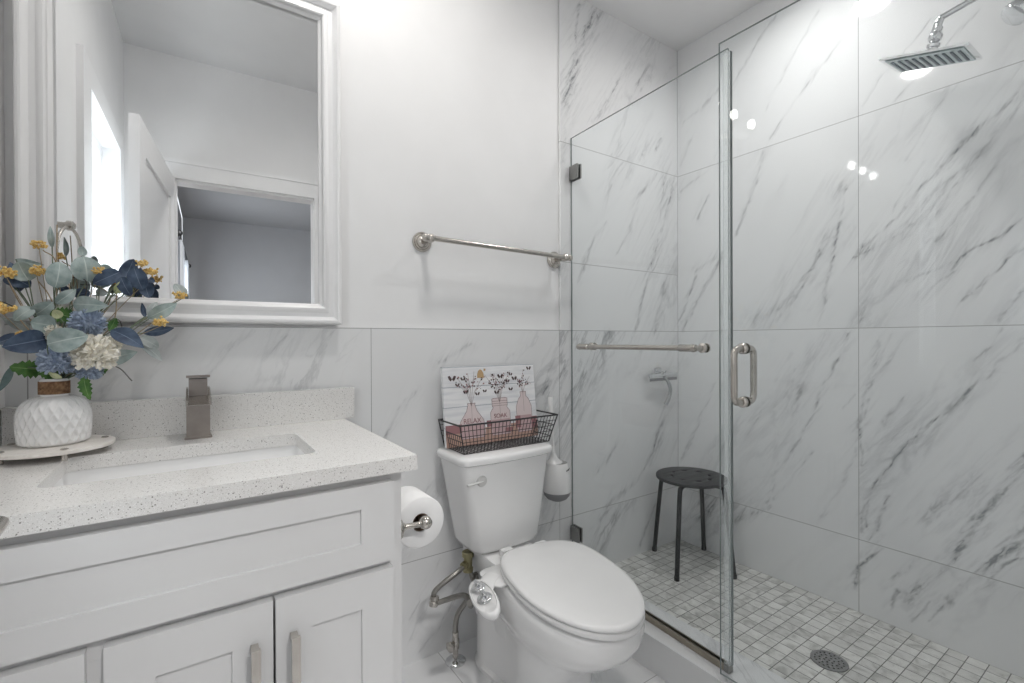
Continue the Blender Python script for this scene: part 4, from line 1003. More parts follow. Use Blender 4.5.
# picture: white planks, three pink glass jars with twigs and butterflies
pic = thing('canvas_picture', 'white plank canvas print of three pink jars with butterflies, propped in the basket', 'picture', (-1.125, -.05, BZ))
PW, PH = .385, .272; P0 = Vector((-1.322, -.066, BZ + .0045)); PT = Vector((-1.322, -.0325, BZ + .0045 + PH)); pu = Vector((1, 0, 0)); pv = (PT - P0).normalized(); pn = pu.cross(pv).normalized()  # pn points to the viewer (-y)
if pn.y > 0: pn = -pn
def PP(u, v, d=0.0): return P0 + pu * (u * PW) + pv * (v * PH) + pn * d
def canvas_mat():
    m = mat('canvas_print', rough=.7); b = m.node_tree.nodes['Principled BSDF']; tc = N(m, 'ShaderNodeTexCoord'); s = N(m, 'ShaderNodeSeparateXYZ'); LK(m, tc.outputs['Object'], s.inputs[0])
    n = N(m, 'ShaderNodeTexNoise'); n.inputs['Scale'].default_value = 30; mp = N(m, 'ShaderNodeMapping'); mp.inputs['Scale'].default_value = (.25, 1, 2.5); LK(m, tc.outputs['Object'], mp.inputs[0]); LK(m, mp.outputs[0], n.inputs['Vector'])
    c = ramp(m, n.outputs[0], [(.3, (.70, .71, .74)), (.6, (.84, .84, .85))])
    f = mathn(m, 'ABSOLUTE', mathn(m, 'SUBTRACT', mathn(m, 'FRACT', mathn(m, 'DIVIDE', s.outputs[2], .068)), .5)); j = mathn(m, 'GREATER_THAN', f, .482)
    mx = N(m, 'ShaderNodeMix', data_type='RGBA'); mx.inputs[7].default_value = (.42, .45, .50, 1); LK(m, j, mx.inputs[0]); LK(m, c, mx.inputs[6]); LK(m, mx.outputs[2], b.inputs['Base Color']); return m
bm = bmesh.new()
v = [bm.verts.new(PP(a, b, d)) for d in (0, -.014) for a, b in ((0, 0), (1, 0), (1, 1), (0, 1))]
for f in ((0, 1, 2, 3), (7, 6, 5, 4), (0, 4, 5, 1), (1, 5, 6, 2), (2, 6, 7, 3), (3, 7, 4, 0)): bm.faces.new([v[i] for i in f])
cv = link('canvas', bm, canvas_mat(), pic, bevel=.001)
def ink(name, c, r=.7): return mat('ink_' + name, c, r)
I = dict(pink=ink('pink', (.56, .40, .41)), pale=ink('pale', (.72, .62, .62)), rose=ink('rose', (.34, .17, .18)), dark=ink('dark', (.10, .07, .07)), twig=ink('twig', (.36, .30, .29)), gold=ink('gold', (.50, .34, .18)), wood=ink('wood', (.52, .34, .28)), line=ink('line', (.22, .12, .13)))
def poly(bm, pts, d): bm.faces.new([bm.verts.new(PP(a, b, d)) for a, b in pts])
def pline(bm, pts, w_, d):
    for (a, b), (c, e) in zip(pts, pts[1:]):
        dx, dy = (c - a) * PW, (e - b) * PH; L = math.hypot(dx, dy) + 1e-9; nx, ny = -dy / L * w_ / 2 / PW, dx / L * w_ / 2 / PH
        poly(bm, [(a - nx, b - ny), (c - nx, e - ny), (c + nx, e + ny), (a + nx, b + ny)], d)
def sub(name, bm, m_, lab=None):
    o = link(name, bm, m_, cv);
    if lab: o['label'] = lab
    return o
bm = bmesh.new(); poly(bm, [(.0, .0), (1, 0), (1, .22), (.0, .18)], .0003); sub('printed_table', bm, I['wood'])
bm = bmesh.new(); jars = []
def sym(cx, prof): return [(cx - x, y) for x, y in prof] + [(cx + x, y) for x, y in reversed(prof)]
J1 = sym(.27, [(.12, .08), (.135, .16), (.12, .30), (.055, .42), (.035, .50), (.042, .52)])
J2 = sym(.575, [(.10, .08), (.108, .14), (.108, .38), (.075, .44), (.085, .46), (.085, .55), (.07, .56)])
J3 = sym(.85, [(.085, .08), (.09, .14), (.09, .42), (.06, .52), (.03, .56), (.035, .62)])
for j in (J1, J2, J3): poly(bm, j, .0005)
sub('printed_jars', bm, I['pale'], 'three pale pink glass jars printed on the canvas')
bm = bmesh.new()
for cx, hw, z0, z1 in ((.27, .122, .09, .26), (.575, .10, .09, .28), (.85, .082, .09, .30)): poly(bm, [(cx - hw, z0), (cx + hw, z0), (cx + hw, z1), (cx - hw, z1)], .0007)
sub('printed_water', bm, I['pink'])
bm = bmesh.new()
for j in (J1, J2, J3): pline(bm, j + [j[0]], .0013, .0008)
for y in (.46, .49, .52): pline(bm, [(.49, y), (.66, y)], .001, .0008)
sub('printed_outlines', bm, I['line'])
bm = bmesh.new(); rs = random.Random(3)
tw = []
for cx, y0, spread, n in ((.27, .48, .12, 5), (.575, .5, .13, 6), (.85, .6, .09, 4)):
    for i in range(n):
        a = (i / (n - 1) - .5) * 2; e = (cx + a * spread + rs.uniform(-.02, .02), rs.uniform(.78, .93)); mpt = (cx + a * spread * .35, (y0 + e[1]) / 2)
        pline(bm, [(cx, y0 - .25), (cx, y0), mpt, e], .0012, .0008); tw.append((mpt, e))
        f = (e[0] + rs.uniform(-.05, .05), e[1] - .08); pline(bm, [mpt, f], .0009, .0008); tw.append((mpt, f))
sub('printed_twigs', bm, I['twig'])
bm = bmesh.new(); bd = bmesh.new()
for (a, b) in tw:
    for q in range(5):
        t = rs.uniform(.1, 1.0); x = a[0] + (b[0] - a[0]) * t + rs.uniform(-.018, .018); y = a[1] + (b[1] - a[1]) * t + rs.uniform(-.02, .02); r = rs.uniform(.004, .009)
        poly(bm if q % 2 else bd, [(x + r * math.cos(k * PI / 3), y + r * 1.4 * math.sin(k * PI / 3)) for k in range(6)], .0011)
sub('printed_buds', bm, I['rose'])['kind'] = 'stuff'
for (x, y, s) in ((.09, .84, .042), (.60, .84, .034), (.68, .77, .026), (.72, .86, .022), (.76, .80, .032), (.55, .63, .03), (.94, .93, .03), (.20, .83, .028), (.14, .76, .024), (.22, .66, .028), (.42, .66, .022), (.34, .63, .026), (.71, .66, .026)):
    for sg in (-1, 1): poly(bd, [(x, y), (x + sg * s * .5, y + s * 1.1), (x + sg * s, y + s * .9), (x + sg * s * .75, y), (x + sg * s * .35, y - s * .6)], .0012)
sub('printed_butterflies', bd, I['dark'])['kind'] = 'stuff'
bm = bmesh.new(); poly(bm, sym(.385, [(.036, .84), (.034, .89), (.02, .935), (.004, .95)]), .0009)
poly(bm, [(.42, .93), (.44, .93), (.445, .955), (.425, .96)], .0009); sub('printed_beehive', bm, I['gold'])
for (x0, y0, x1, y1) in ((.0, .16, .16, .27), (.74, .14, .80, .30), (.93, .12, .995, .27), (.42, .20, .47, .28), (.62, .10, .70, .16)):
    bm = bmesh.new(); poly(bm, [(x0, y0), (x1, y0), (x1, y1), (x0, y1)], .0009)
    sub('printed_candle', bm, I['rose'])
def text(name, body, size, origin, xdir, ydir, m_, parent, depth=.0003, align='CENTER'):
    cu = bpy.data.curves.new(name, 'FONT'); cu.body = body; cu.size = size; cu.align_x = align; cu.extrude = depth
    t = bpy.data.objects.new(name, cu); COL.objects.link(t); bpy.context.view_layer.update()
    me = bpy.data.meshes.new_from_object(t.evaluated_get(bpy.context.evaluated_depsgraph_get())); bpy.data.objects.remove(t)
    x = Vector(xdir).normalized(); y = Vector(ydir).normalized(); z = x.cross(y)
    mt = Matrix((x, y, z)).transposed().to_4x4(); mt.translation = Vector(origin) - (chain(parent) if parent else Vector()); me.transform(mt)
    me.materials.clear(); me.materials.append(m_); o = bpy.data.objects.new(name, me); COL.objects.link(o); o.parent = parent; return o
text('printed_word', 'RELAX', .024, PP(.27, .27, .0012), pu, pv, I['rose'], cv)
text('printed_word', 'SOAK', .022, PP(.575, .30, .0012), pu, pv, I['rose'], cv)

# ------------------------------------------------------------------ towel bar on the painted wall
def rosette(bm, c, ax, r, k=1.0):
    lathe(bm, [(r, 0), (r, .004), (r * .90, .007), (r * .80, .006), (r * .70, .010), (r * .58, .009), (r * .42, .014), (r * .30, .018)], c, ax, n=36)
tb = thing('towel_bar', 'brushed nickel towel bar with round end plates on the white wall above the toilet', 'towel bar', (-1.085, -.03, 1.40))
A, B = Vector((-1.374, .0115, 1.413)), Vector((-.795, .0115, 1.405))
for c in (A, B):
    bm = bmesh.new(); rosette(bm, c, (0, -1, 0), .034); lathe(bm, [(.011, .012), (.010, .05), (.012, .056), (.0145, .064), (.0145, .080), (.011, .088), (.004, .091)], c, (0, -1, 0), n=24)
    link('post', bm, M['nickel'], tb, smooth=True, autosmooth=50)
bm = bmesh.new(); a, b = A + Vector((0, -.0765, 0)), B + Vector((0, -.0765, 0)); tube(bm, [a, b], .0088, 20)
for p, d in ((a, -1), (b, 1)): lathe(bm, [(.0088, .010), (.0125, .013), (.0135, .020), (.0115, .027), (.006, .031), (.0001, .032)], p, (d, 0, 0), n=20)
link('bar', bm, M['nickel'], tb, smooth=True, autosmooth=50)

# ------------------------------------------------------------------ toilet paper
tph = thing('toilet_paper_holder', 'nickel toilet paper holder on the right side of the vanity', 'paper holder', (-1.60, -.45, .66))
bm = bmesh.new(); rosette(bm, (VX1 + .0003, -.525, .680), (1, 0, 0), .024)
tube(bm, spline([(VX1 + .012, -.525, .680), (VX1 + .04, -.528, .679), (-1.604, -.522, .677), (-1.600, -.50, .677), (-1.600, -.38, .677)], 6), .0062, 14)
lathe(bm, [(.0062, -.012), (.012, -.008), (.0145, .0), (.012, .009), (.004, .0135), (.0001, .014)], (-1.602, -.524, .678), (0, -1, 0), n=20)
link('arm', bm, M['nickel'], tph, smooth=True, autosmooth=50)
tpr = thing('toilet_roll', 'white toilet paper roll on the nickel holder beside the vanity', 'toilet paper', (-1.598, -.445, .655))
def annulus(bm, c, ri, ro, y0, y1, m_=0, n=56):
    lathe(bm, [(ri, y0), (ro - .002, y0), (ro, y0 + .002), (ro, y1 - .002), (ro - .002, y1), (ri, y1), (ri, y0)], c, (0, -1, 0), n=n, cap=False, mat_i=m_)
cz = Vector((-1.600, -.395, .668))
bm = bmesh.new(); annulus(bm, cz, .0205, .057, 0, .100); link('roll', bm, M['paper'], tpr, smooth=True, autosmooth=50)
bm = bmesh.new(); annulus(bm, cz, .0185, .0203, .001, .099, n=40); link('core', bm, M['cardboard'], tpr, smooth=True, autosmooth=50)

# ------------------------------------------------------------------ wall mounted toilet brush
tbh = thing('toilet_brush_holder', 'white wall hung toilet brush holder with grey base, right of the tank', 'toilet brush holder', (-.848, -.064, .45))
bc = Vector((-.846, -.0665, 0))
bm = bmesh.new(); lathe(bm, [(.055, .490), (.0555, .495), (.041, .598), (.0385, .600), (.0375, .597), (.050, .500)], bc, n=48, cap=False); bx(bm, (-.861, -.025, .50), (-.831, -.0005, .585))
hb = link('cup', bm, M['plastic'], tbh, smooth=True, autosmooth=50)
bm = bmesh.new(); lathe(bm, [(.0001, .452), (.022, .453), (.040, .462), (.050, .475), (.0552, .4895)], bc, n=48); link('base_bowl', bm, M['greyplastic'], tbh, smooth=True, autosmooth=50)['label'] = 'grey lower bowl'
bm = bmesh.new()   # small dark mark on the cup
for k, (a, h) in enumerate(((-.30, .575), (-.22, .577), (-.14, .576), (-.06, .578))):
    for q in (0, 1):
        th = math.radians(-78) + a * .0 + k * .16 + q * .07; r = .0462; x, y = bc.x + r * math.cos(th), bc.y + r * math.sin(th)
        tube(bm, [(x, y, h - .0025), (x + .0035, y + .0008, h + .002 * (1 - q))], .0011, 6)
link('printed_mark', bm, M['dark'], hb)
tbr = thing('toilet_brush', 'slim white toilet brush handle standing in the wall hung holder', 'toilet brush', (-.865, -.064, .55))
bm = bmesh.new(); hx, hy = -.858, -.064
lathe(bm, [(.0001, .258), (.008, .257), (.0105, .252), (.0105, .20), (.0075, .14), (.006, .08), (.0075, .04), (.016, .016), (.031, .004), (.033, .0015), (.006, .0), (.005, -.04)], (hx, hy, .6005), (-.07, .0, 1), n=28); link('handle', bm, M['plastic'], tbr, smooth=True, autosmooth=50)
bm = bmesh.new(); lathe(bm, [(.0001, .56), (.02, .558), (.03, .54), (.03, .50), (.02, .48), (.0001, .478)], (hx, hy, 0), n=24); link('brush_head', bm, M['greyplastic'], tbr, smooth=True)
# ------------------------------------------------------------------ shower glass: fixed panel
GA, GB = Vector((-.7095, -.0022, 0)), Vector((-.741, -.716, 0)); gd = (GB - GA).normalized(); gn = Vector((gd.y, -gd.x, 0)) # gn toward -x
if gn.x > 0: gn = -gn
GZ0, GZ1 = .120, 1.918
def slab(bm, A, B, z0, z1, t, nrm, edge_mat=1, ins=0):
    v = []
    for P in (A, B):
        for s in (-.5, .5):
            for z in (z0, z1): v.append(bm.verts.new((P + nrm * t * s) .to_2d().to_3d() + Vector((0, 0, z))))
    # v: A-0..3 (s-,z0),(s-,z1),(s+,z0),(s+,z1), B 4..7
    for f, mi in (((0, 1, 5, 4), 0), ((2, 6, 7, 3), 0), ((0, 2, 3, 1), edge_mat), ((4, 5, 7, 6), edge_mat), ((1, 3, 7, 5), edge_mat), ((0, 4, 6, 2), edge_mat)):
        bm.faces.new([v[i] for i in f]).material_index = mi
sp_ = thing('shower_glass_panel', 'fixed clear glass shower panel between the wall and the glass door', 'glass panel', (GA + GB) / 2 + Vector((0, 0, .114)))
bm = bmesh.new(); slab(bm, GA, GB, GZ0, GZ1, .007, gn); link('glass', bm, [M['glass'], M['glass_edge']], sp_)
bm = bmesh.new(); slab(bm, GA + gd * .001, GB - gd * .012, .1135, .1200, .020, gn, 0)
for s in (1, -1): slab(bm, GA + gd * .001 + gn * s * .0078, GB - gd * .012 + gn * s * .0078, .1200, .134, .0045, gn, 0)
link('bottom_channel', bm, M['bronze'], sp_)['label'] = 'brown nickel channel along the curb'
bm = bmesh.new(); slab(bm, GB - gd * .011, GB + gd * .004, .1135, .135, .022, gn, 0); link('channel_end_cap', bm, M['clamp'], sp_, bevel=.001)
bm = bmesh.new(); slab(bm, GB - gd * .012 + gn * .0058, GB + gd * .008 + gn * .0058, .137, 1.905, .004, gn, 0); slab(bm, GB + gd * .0006, GB + gd * .008, .137, 1.905, .0072, gn, 0)
link('edge_seal', bm, M['seal'], sp_)
bm = bmesh.new(); slab(bm, GB + gd * .0083, GB + gd * .0092, .137, 1.905, .010, gn, 0); link('seal_lip', bm, M['glass_edge'], sp_)
for z in (1.768, .276):
    bm = bmesh.new()
    for s in (1, -1): slab(bm, GA + gd * .001 + gn * s * .0082, GA + gd * .052 + gn * s * .0082, z - .029, z + .029, .0065, gn, 0)
    slab(bm, GA + gd * .0, GA + gd * .0016, z - .029, z + .029, .022, gn, 0)
    link('wall_clamp', bm, M['clamp'], sp_, bevel=.0008)
# towel bar on the panel
gb = thing('glass_towel_bar', 'brushed nickel towel bar mounted across the fixed glass panel', 'towel bar', (-.77, -.40, 1.05))
def gp(s, off, z): p = GA + gd * s + gn * off; return Vector((p.x, p.y, z))
pa, pb = gp(.125, .062, 1.0515), gp(.640, .062, 1.0525)
bm = bmesh.new(); tube(bm, [pa, pb], .0085, 20); 
for p, d in ((pa, -1), (pb, 1)): lathe(bm, [(.0085, -.05), (.0112, -.047), (.0112, -.006), (.0125, 0), (.0105, .010), (.0001, .014)], p, gd * d, n=22)
link('bar', bm, M['nickel'], gb, smooth=True, autosmooth=50)
for s in (.132, .633):
    for q in (1, -1):
        bm = bmesh.new()
        if q == 1: lathe(bm, [(.0145, .0050), (.0150, .012), (.009, .016), (.008, .058)], gp(s, 0, 1.052), gn, n=24)
        else: lathe(bm, [(.0145, .0050), (.0150, .010), (.009, .015), (.0001, .016)], gp(s, 0, 1.052), -gn, n=24)
        link('standoff', bm, M['nickel'], gb, smooth=True, autosmooth=50)

# ------------------------------------------------------------------ shower door, a little ajar
DA, DB = Vector((-.781, -.713, 0)), Vector((-.768, -1.435, 0)); dd = (DB - DA).normalized(); dnn = Vector((dd.y, -dd.x, 0))
if dnn.x > 0: dnn = -dnn
sd = thing('shower_door', 'frameless clear glass shower door with a looped pull handle', 'shower door', (DA + DB) / 2 + Vector((0, 0, .122)))
bm = bmesh.new(); slab(bm, DA, DB, .124, 1.918, .007, dnn); link('glass', bm, [M['glass'], M['glass_edge']], sd)
hc = DA + dd * .070
bm = bmesh.new()
for sg in (1, -1):
    P = []
    def q(off, z): p = hc + dnn * sg * off; return Vector((p.x, p.y, z))
    zt_, zb_ = 1.053, .907
    pts = [q(.005, zt_)] + [q(.030 + .020 * math.sin(a), zt_ - .020 + .020 * math.cos(a)) for a in [k * PI / 16 for k in range(0, 9)]] + [q(.030 + .020 * math.cos(a), zb_ + .020 - .020 * math.sin(a)) for a in [k * PI / 16 for k in range(0, 9)]] + [q(.005, zb_)]
    tube(bm, pts, .0088, 20)
    for z in (zt_, zb_): lathe(bm, [(.0150, .0050), (.0150, .010), (.0125, .013), (.0088, .014)], Vector((hc.x, hc.y, z)), dnn * sg, n=24)
link('handle', bm, M['nickel'], sd, smooth=True, autosmooth=50)['label'] = 'brushed nickel looped pull handle'
for z in (.40, 1.62):
    bm = bmesh.new()
    for s in (1, -1): slab(bm, DB - dd * .055 + dnn * s * .009, DB - dd * .002 + dnn * s * .009, z - .045, z + .045, .008, dnn, 0)
    bx(bm, (-.795, -1.4400, z - .045), (-.742, -1.4345, z + .045)); link('hinge', bm, M['nickel'], sd, bevel=.001)

# ------------------------------------------------------------------ squeegee on the back wall of the shower
sq = thing('squeegee', 'small chrome shower squeegee hanging from a hook on the back marble wall', 'squeegee', (-.16, -.03, .84))
bm = bmesh.new(); tube(bm, [(-.262, -.036, .908), (-.060, -.036, .908)], .0085, 16); bx(bm, (-.262, -.040, .896), (-.060, -.036, .902)); link('blade_holder', bm, M['chrome'], sq, smooth=True, autosmooth=40)
bm = bmesh.new(); bx(bm, (-.261, -.0390, .882), (-.061, -.0370, .8955)); link('rubber_blade', bm, M['greyplastic'], sq)
bm = bmesh.new(); tube(bm, spline([(-.158, -.040, .90), (-.15, -.052, .880), (-.138, -.058, .845), (-.142, -.055, .805), (-.160, -.048, .768)], 7), [.007] * 10 + [.0085] * 12 + [.0095] * 7, 14); link('handle', bm, M['steel'], sq, smooth=True)
hk = thing('wall_hook', 'tiny chrome hook on the marble holding the squeegee', 'hook', (-.16, -.012, .93))
bm = bmesh.new(); bx(bm, (-.182, -.005, .914), (-.138, -.0005, .940)); tube(bm, spline([(-.160, -.004, .924), (-.160, -.020, .9235), (-.160, -.045, .9215), (-.160, -.0515, .930)], 5), .003, 10); link('hook_body', bm, M['chrome'], hk, smooth=True, autosmooth=40)

# ------------------------------------------------------------------ round black stool
def curve_mesh(loops, z, th, bev=.0):
    cu = bpy.data.curves.new('outline', 'CURVE'); cu.dimensions = '2D'; cu.fill_mode = 'BOTH'; cu.extrude = th / 2 - bev; cu.bevel_depth = bev; cu.bevel_resolution = 2
    for L in loops:
        s = cu.splines.new('POLY'); s.points.add(len(L) - 1); s.use_cyclic_u = True
        for p, (x, y) in zip(s.points, L): p.co = (x, y, 0, 1)
    t = bpy.data.objects.new('outline', cu); COL.objects.link(t); bpy.context.view_layer.update()
    me = bpy.data.meshes.new_from_object(t.evaluated_get(bpy.context.evaluated_depsgraph_get())); bpy.data.objects.remove(t)
    bm = bmesh.new(); bm.from_mesh(me); bpy.data.meshes.remove(me); bmesh.ops.remove_doubles(bm, verts=bm.verts, dist=1e-5); bmesh.ops.translate(bm, vec=(0, 0, z), verts=bm.verts); return bm
def circ(cx, cy, rx, ry=None, n=24, rot=0):
    ry = ry or rx; c, s = math.cos(rot), math.sin(rot)
    return [(cx + rx * math.cos(a) * c - ry * math.sin(a) * s, cy + rx * math.cos(a) * s + ry * math.sin(a) * c) for a in [2 * PI * k / n for k in range(n)]]
SX, SY, SR, SH = -.182, -.200, .147, SF + .397
st = thing('stool', 'round black metal stool with a slotted seat, standing in the shower', 'stool', (SX, SY, SF))
loops = [circ(SX, SY, SR, n=64)] + [circ(SX + .083 * math.cos(a), SY + .083 * math.sin(a), .018, .010, 18, a + PI / 2) for a in [2 * PI * k / 8 + .2 for k in range(8)]]
bm = curve_mesh(loops, SH - .007, .014, .003); link('seat', bm, M['black'], st, smooth=True, autosmooth=40)
for k, a in enumerate([math.radians(i) for i in (98, 197, 282, 17)]):
    u = Vector((math.cos(a), math.sin(a), 0)); c = Vector((SX, SY, 0))
    bm = bmesh.new(); P = spline([c + u * .05 + Vector((0, 0, SH - .0235)), c + u * .11 + Vector((0, 0, SH - .0235)), c + u * .133 + Vector((0, 0, SH - .0275)), c + u * .145 + Vector((0, 0, SH - .048)), c + u * .166 + Vector((0, 0, SF + .17)), c + u * .183 + Vector((0, 0, SF + .006))], 6)
    tube(bm, P, .0098, 14); lg = link('leg', bm, M['black'], st, smooth=True)
    bm = bmesh.new(); lathe(bm, [(.0105, SF + .0003), (.0112, SF + .002), (.0112, SF + .016), (.0102, SF + .018)], c + u * .1832, n=16); link('foot_cap', bm, M['black'], lg, smooth=True)

# ------------------------------------------------------------------ shower drain
dc = (-.388, -.833); holes = []
for rr, n, o_ in ((.0, 1, 0), (.013, 6, 0), (.026, 12, .2), (.038, 18, 0)):
    for k in range(n): a = 2 * PI * k / n + o_; holes.append(circ(dc[0] + rr * math.cos(a), dc[1] + rr * math.sin(a), .0036, .0036, 10))
sdn = thing('shower_drain', 'round perforated metal drain in the mosaic shower floor', 'drain', (dc[0], dc[1], SF))
link('grate', curve_mesh([circ(dc[0], dc[1], .050, n=48)] + holes, SF + .0022, .003, .0004), M['drain'], sdn)
bm = bmesh.new(); lathe(bm, [(.0001, .0004), (.049, .0004)], (dc[0], dc[1], SF), n=32, cap=False); link('well_shade_disc', bm, M['dark'], sdn)  # flat disc, the shade inside the drain is put into its dark colour

# ------------------------------------------------------------------ rain shower head
HC = Vector((-.2048, -1.0307, 1.9065)); HR = Matrix(((0.98544, -0.09345, -0.14204), (0.05799, 0.97004, -0.23592), (0.15983, 0.22425, 0.96133)))
def HP(x, y, z): return HC + HR @ Vector((x, y, z))
sh = thing('rain_shower', 'square chrome rain shower head on a wall arm, slotted underside facing down', 'shower head', HC)
def hbox(bm, lo, hi):
    v = bx(bm, lo, hi)
    for p in v: p.co = HP(*p.co)
bm = bmesh.new(); hbox(bm, (-.1, -.1, 0), (.1, .1, .006)); link('plate', bm, M['chrome'], sh, bevel=.0012)
bm = bmesh.new(); hbox(bm, (-.088, -.088, -.0025), (.088, .088, -.0003)); face = link('face', bm, M['aqua'], sh, bevel=.0008); face['label'] = 'pale aqua spray face'
bm = bmesh.new()
for k in range(10): 
    y = -.076 + k * .0169
    hbox(bm, (-.066, y - .0032, -.0048), (.066, y + .0032, -.0027))
link('nozzle_strips', bm, M['nozzle'], face)
bm = bmesh.new(); up = HR @ Vector((0, 0, 1)); lathe(bm, [(.026, .0062), (.024, .012), (.014, .016), (.0125, .032), (.016, .034), (.016, .042), (.011, .044)], HC, up, n=24)
ej = HC + up * .060; bmesh.ops.create_uvsphere(bm, u_segments=20, v_segments=12, radius=.0175, matrix=Matrix.Translation(ej))
lathe(bm, [(.010, .0), (.013, .006), (.013, .020), (.009, .022), (.009, .04)], ej + Vector((0, 0, .006)), (0, -.3, 1), n=20)
link('ball_joint', bm, M['chrome'], sh, smooth=True, autosmooth=40)
bm = bmesh.new(); e0 = ej + Vector((0, -.010, .044)); tube(bm, spline([ej + Vector((0, -.002, .02)), e0, e0 + Vector((.004, -.045, .016)), Vector((e0.x + .03, -1.438, e0.z + .085))], 8), .0085, 16); link('arm', bm, M['chrome'], sh, smooth=True)
bm = bmesh.new(); lathe(bm, [(.03, 0), (.03, .004), (.022, .010), (.010, .012)], (e0.x + .03, -1.4403, e0.z + .085), (0, 1, 0), n=28); link('wall_flange', bm, M['chrome'], sh, smooth=True)
# hand shower in its bracket
hs = thing('hand_shower', 'chrome hand shower held by a bracket near the ceiling, cut by the right edge', 'hand shower', (-.10, -1.22, 1.98))
c0 = Vector((-.108, -1.195, 1.992)); axd = Vector((-.45, .55, -.62)).normalized()
bm = bmesh.new(); lathe(bm, [(.012, -.075), (.020, -.055), (.032, -.030), (.034, -.004), (.034, .008), (.031, .012), (.026, .0125), (.0001, .0135)], c0, axd, n=36); link('head', bm, M['chrome'], hs, smooth=True, autosmooth=40)
bm = bmesh.new(); tube(bm, spline([c0 - axd * .06, c0 - axd * .09 + Vector((.01, -.02, -.02)), c0 + Vector((.05, -.11, -.05)), c0 + Vector((.052, -.14, -.18))], 7), .0105, 16); link('handle', bm, M['chrome'], hs, smooth=True)
bm = bmesh.new(); tube(bm, [c0 + Vector((.05, -.11, -.05)), Vector((-.058, -1.4395, c0.z - .05))], .012, 14); lathe(bm, [(.026, 0), (.026, .006), (.014, .010)], (-.058, -1.4402, c0.z - .05), (0, 1, 0), n=24); link('bracket', bm, M['chrome'], hs, smooth=True, autosmooth=40)

# ------------------------------------------------------------------ recessed lights
for k, (x, y, z) in enumerate(DL):
    t = thing('recessed_light', ('round recessed ceiling light over the bathroom floor, seen only as a reflection', 'round recessed light in the shower ceiling, seen only as a reflection')[k], 'ceiling light', (x, y, z), group='recessed ceiling lights')
    bm = bmesh.new(); lathe(bm, [(.062, -.003), (.070, -.008), (.086, -.007), (.088, -.0005), (.062, -.0005)], (x, y, z), n=40, cap=False); link('trim_ring', bm, M['trim_paint'], t, smooth=True)
    bm = bmesh.new(); lathe(bm, [(.0001, -.004), (.061, -.004), (.061, -.001), (.0001, -.001)], (x, y, z), n=40); link('lens', bm, M['lamp'], t)

# ------------------------------------------------------------------ entry door, opened against the left wall (seen in the mirror)
HA, HB = Vector((-2.147, -1.726, 0)), Vector((-2.2155, -.885, 0)); hd = (HB - HA).normalized(); hn = Vector((-hd.y, hd.x, 0))
if hn.x > 0: hn = -hn      # toward the left wall
ed = thing('door_leaf', 'white panelled entry door swung open into the bathroom, seen in the mirror', 'door', (HA + HB) / 2 + Vector((0, 0, .01)))
def dslab(bm, s0, s1, z0, z1, o0, o1):
    slab(bm, HA + hd * s0 + hn * (o0 + o1) / 2, HA + hd * s1 + hn * (o0 + o1) / 2, z0, z1, abs(o1 - o0), hn, 0)
LW = (HB - HA).length; LT = 1.978
bm = bmesh.new(); dslab(bm, 0, LW, .01, LT, .010, .025)
for (s0, s1, z0, z1) in ((0, .115, .01, LT), (LW - .115, LW, .01, LT), (.115, LW - .115, .01, .25), (.115, LW - .115, LT - .13, LT), (.115, LW - .115, .86, 1.0)): 
    dslab(bm, s0, s1, z0, z1, 0, .010); dslab(bm, s0, s1, z0, z1, .025, .035)
link('leaf', bm, M['trim_paint'], ed, bevel=.002)
bm = bmesh.new(); c = HA + hd * (LW - .122); c.z = .946; rosette(bm, c, -hn, .024); tube(bm, [c - hn * .012, c - hn * .058], .009, 16); e = c - hn * .058
tube(bm, [e + hd * .012, e - hd * .03, e - hd * .115], [.0085, .008, .007], 16, flat=.7); link('lever_handle', bm, M['nickel'], ed, smooth=True, autosmooth=50)
# towel ring on the left wall
trg = thing('towel_ring', 'nickel towel ring on the left wall, seen in the mirror behind the flowers', 'towel ring', (XL, -.33, 1.41))
bm = bmesh.new(); rosette(bm, (XL + .0003, -.33, 1.41), (1, 0, 0), .026); lathe(bm, [(.009, .012), (.009, .035), (.014, .040), (.014, .052), (.006, .058)], (XL, -.33, 1.41), (1, 0, 0), n=20); link('post', bm, M['nickel'], trg, smooth=True, autosmooth=50)
bm = bmesh.new(); tube(bm, [(XL + .046 + .012 * math.sin(a), -.33 - .085 * math.sin(a), 1.41 - .085 - .085 * -math.cos(a) - .006) for a in [2 * PI * k / 40 for k in range(40)]], .0042, 12, closed=True, cap=False); link('ring', bm, M['nickel'], trg, smooth=True)
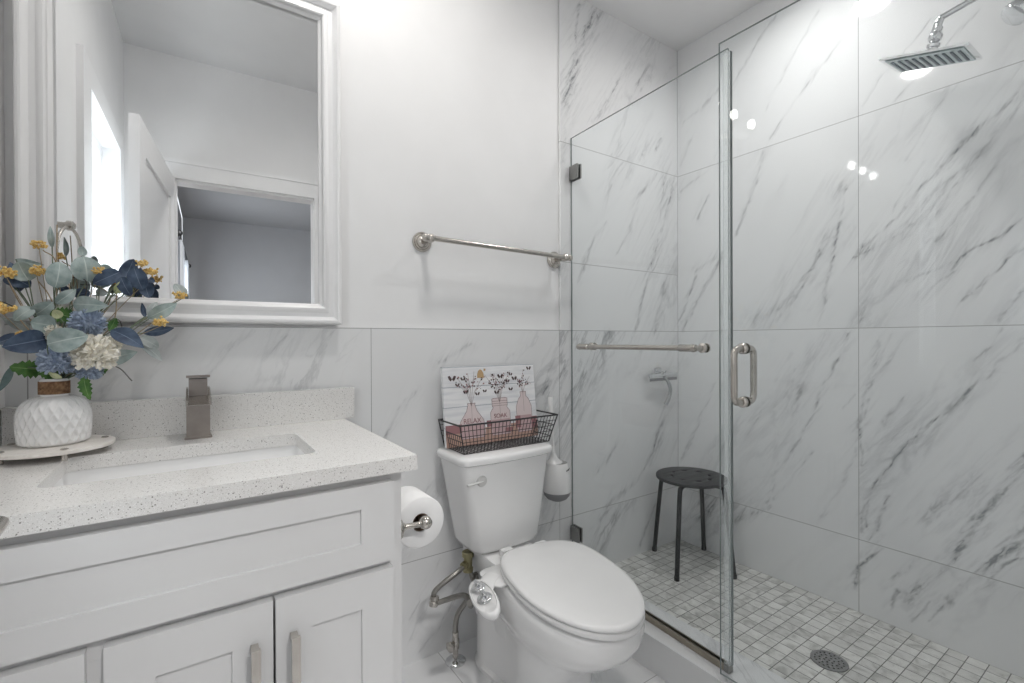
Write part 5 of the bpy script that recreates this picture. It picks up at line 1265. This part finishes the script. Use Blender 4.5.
# curtain and rod in the far room
cr = thing('curtain_rod', 'black curtain rod in the room beyond the door, seen in the mirror', 'curtain rod', (-2.22, -4.6, 2.0))
bm = bmesh.new(); tube(bm, [(-2.215, -3.62, 2.03), (-2.215, -5.72, 2.03)], .012, 12); link('rod', bm, M['black'], cr, smooth=True)
for y, s in ((-3.62, 1), (-5.72, -1)):
    bm = bmesh.new(); lathe(bm, [(.012, 0), (.026, .012), (.03, .03), (.018, .05), (.0001, .058)], (-2.215, y, 2.03), (0, s, 0), n=20); link('finial', bm, M['black'], cr, smooth=True)
for y in (-3.72, -5.6):
    bm = bmesh.new(); tube(bm, [(X2 + .0005, y, 2.03), (-2.215, y, 2.03)], .008, 10); link('bracket', bm, M['black'], cr, smooth=True)
for k, (y0, y1) in enumerate(((-3.80, -4.25), (-5.1, -5.55))):
    bm = bmesh.new(); n = 60; G = []
    for i in range(n + 1):
        y = y0 + (y1 - y0) * i / n; x = -2.215 + .018 * math.sin(i * 1.05); G.append([bm.verts.new((x, y, z)) for z in (.03, .7, 1.4, 2.01)])
    for i in range(n):
        for j in range(3): bm.faces.new((G[i][j], G[i + 1][j], G[i + 1][j + 1], G[i][j + 1]))
    bmesh.ops.solidify(bm, geom=bm.faces[:], thickness=.002)
    tag(solo(link('curtain', bm, M['cloth'], smooth=True)), ('white curtain on the black rod, nearer the doorway', 'white curtain on the black rod, nearer the far wall')[k], 'curtain', 'curtains in the far room')

# added lamp body round the fill light, unseen in the far room
t = thing('added_fill_lamp', 'added round fill lamp in the room beyond the door, out of the picture', 'ceiling light', (-1.55, -2.75, ZC))
bm = bmesh.new(); lathe(bm, [(.17, -.0005), (.17, -.03), (.155, -.034)], (-1.55, -2.75, ZC), n=40, cap=False); link('base', bm, M['trim_paint'], t, smooth=True)
bm = bmesh.new(); lathe(bm, [(.155, -.034), (.13, -.06), (.07, -.078), (.0001, -.083)], (-1.55, -2.75, ZC), n=40, cap=False); link('dome', bm, emis('fill_dome_glow', (1, .98, .95), 6.0), t, smooth=True)
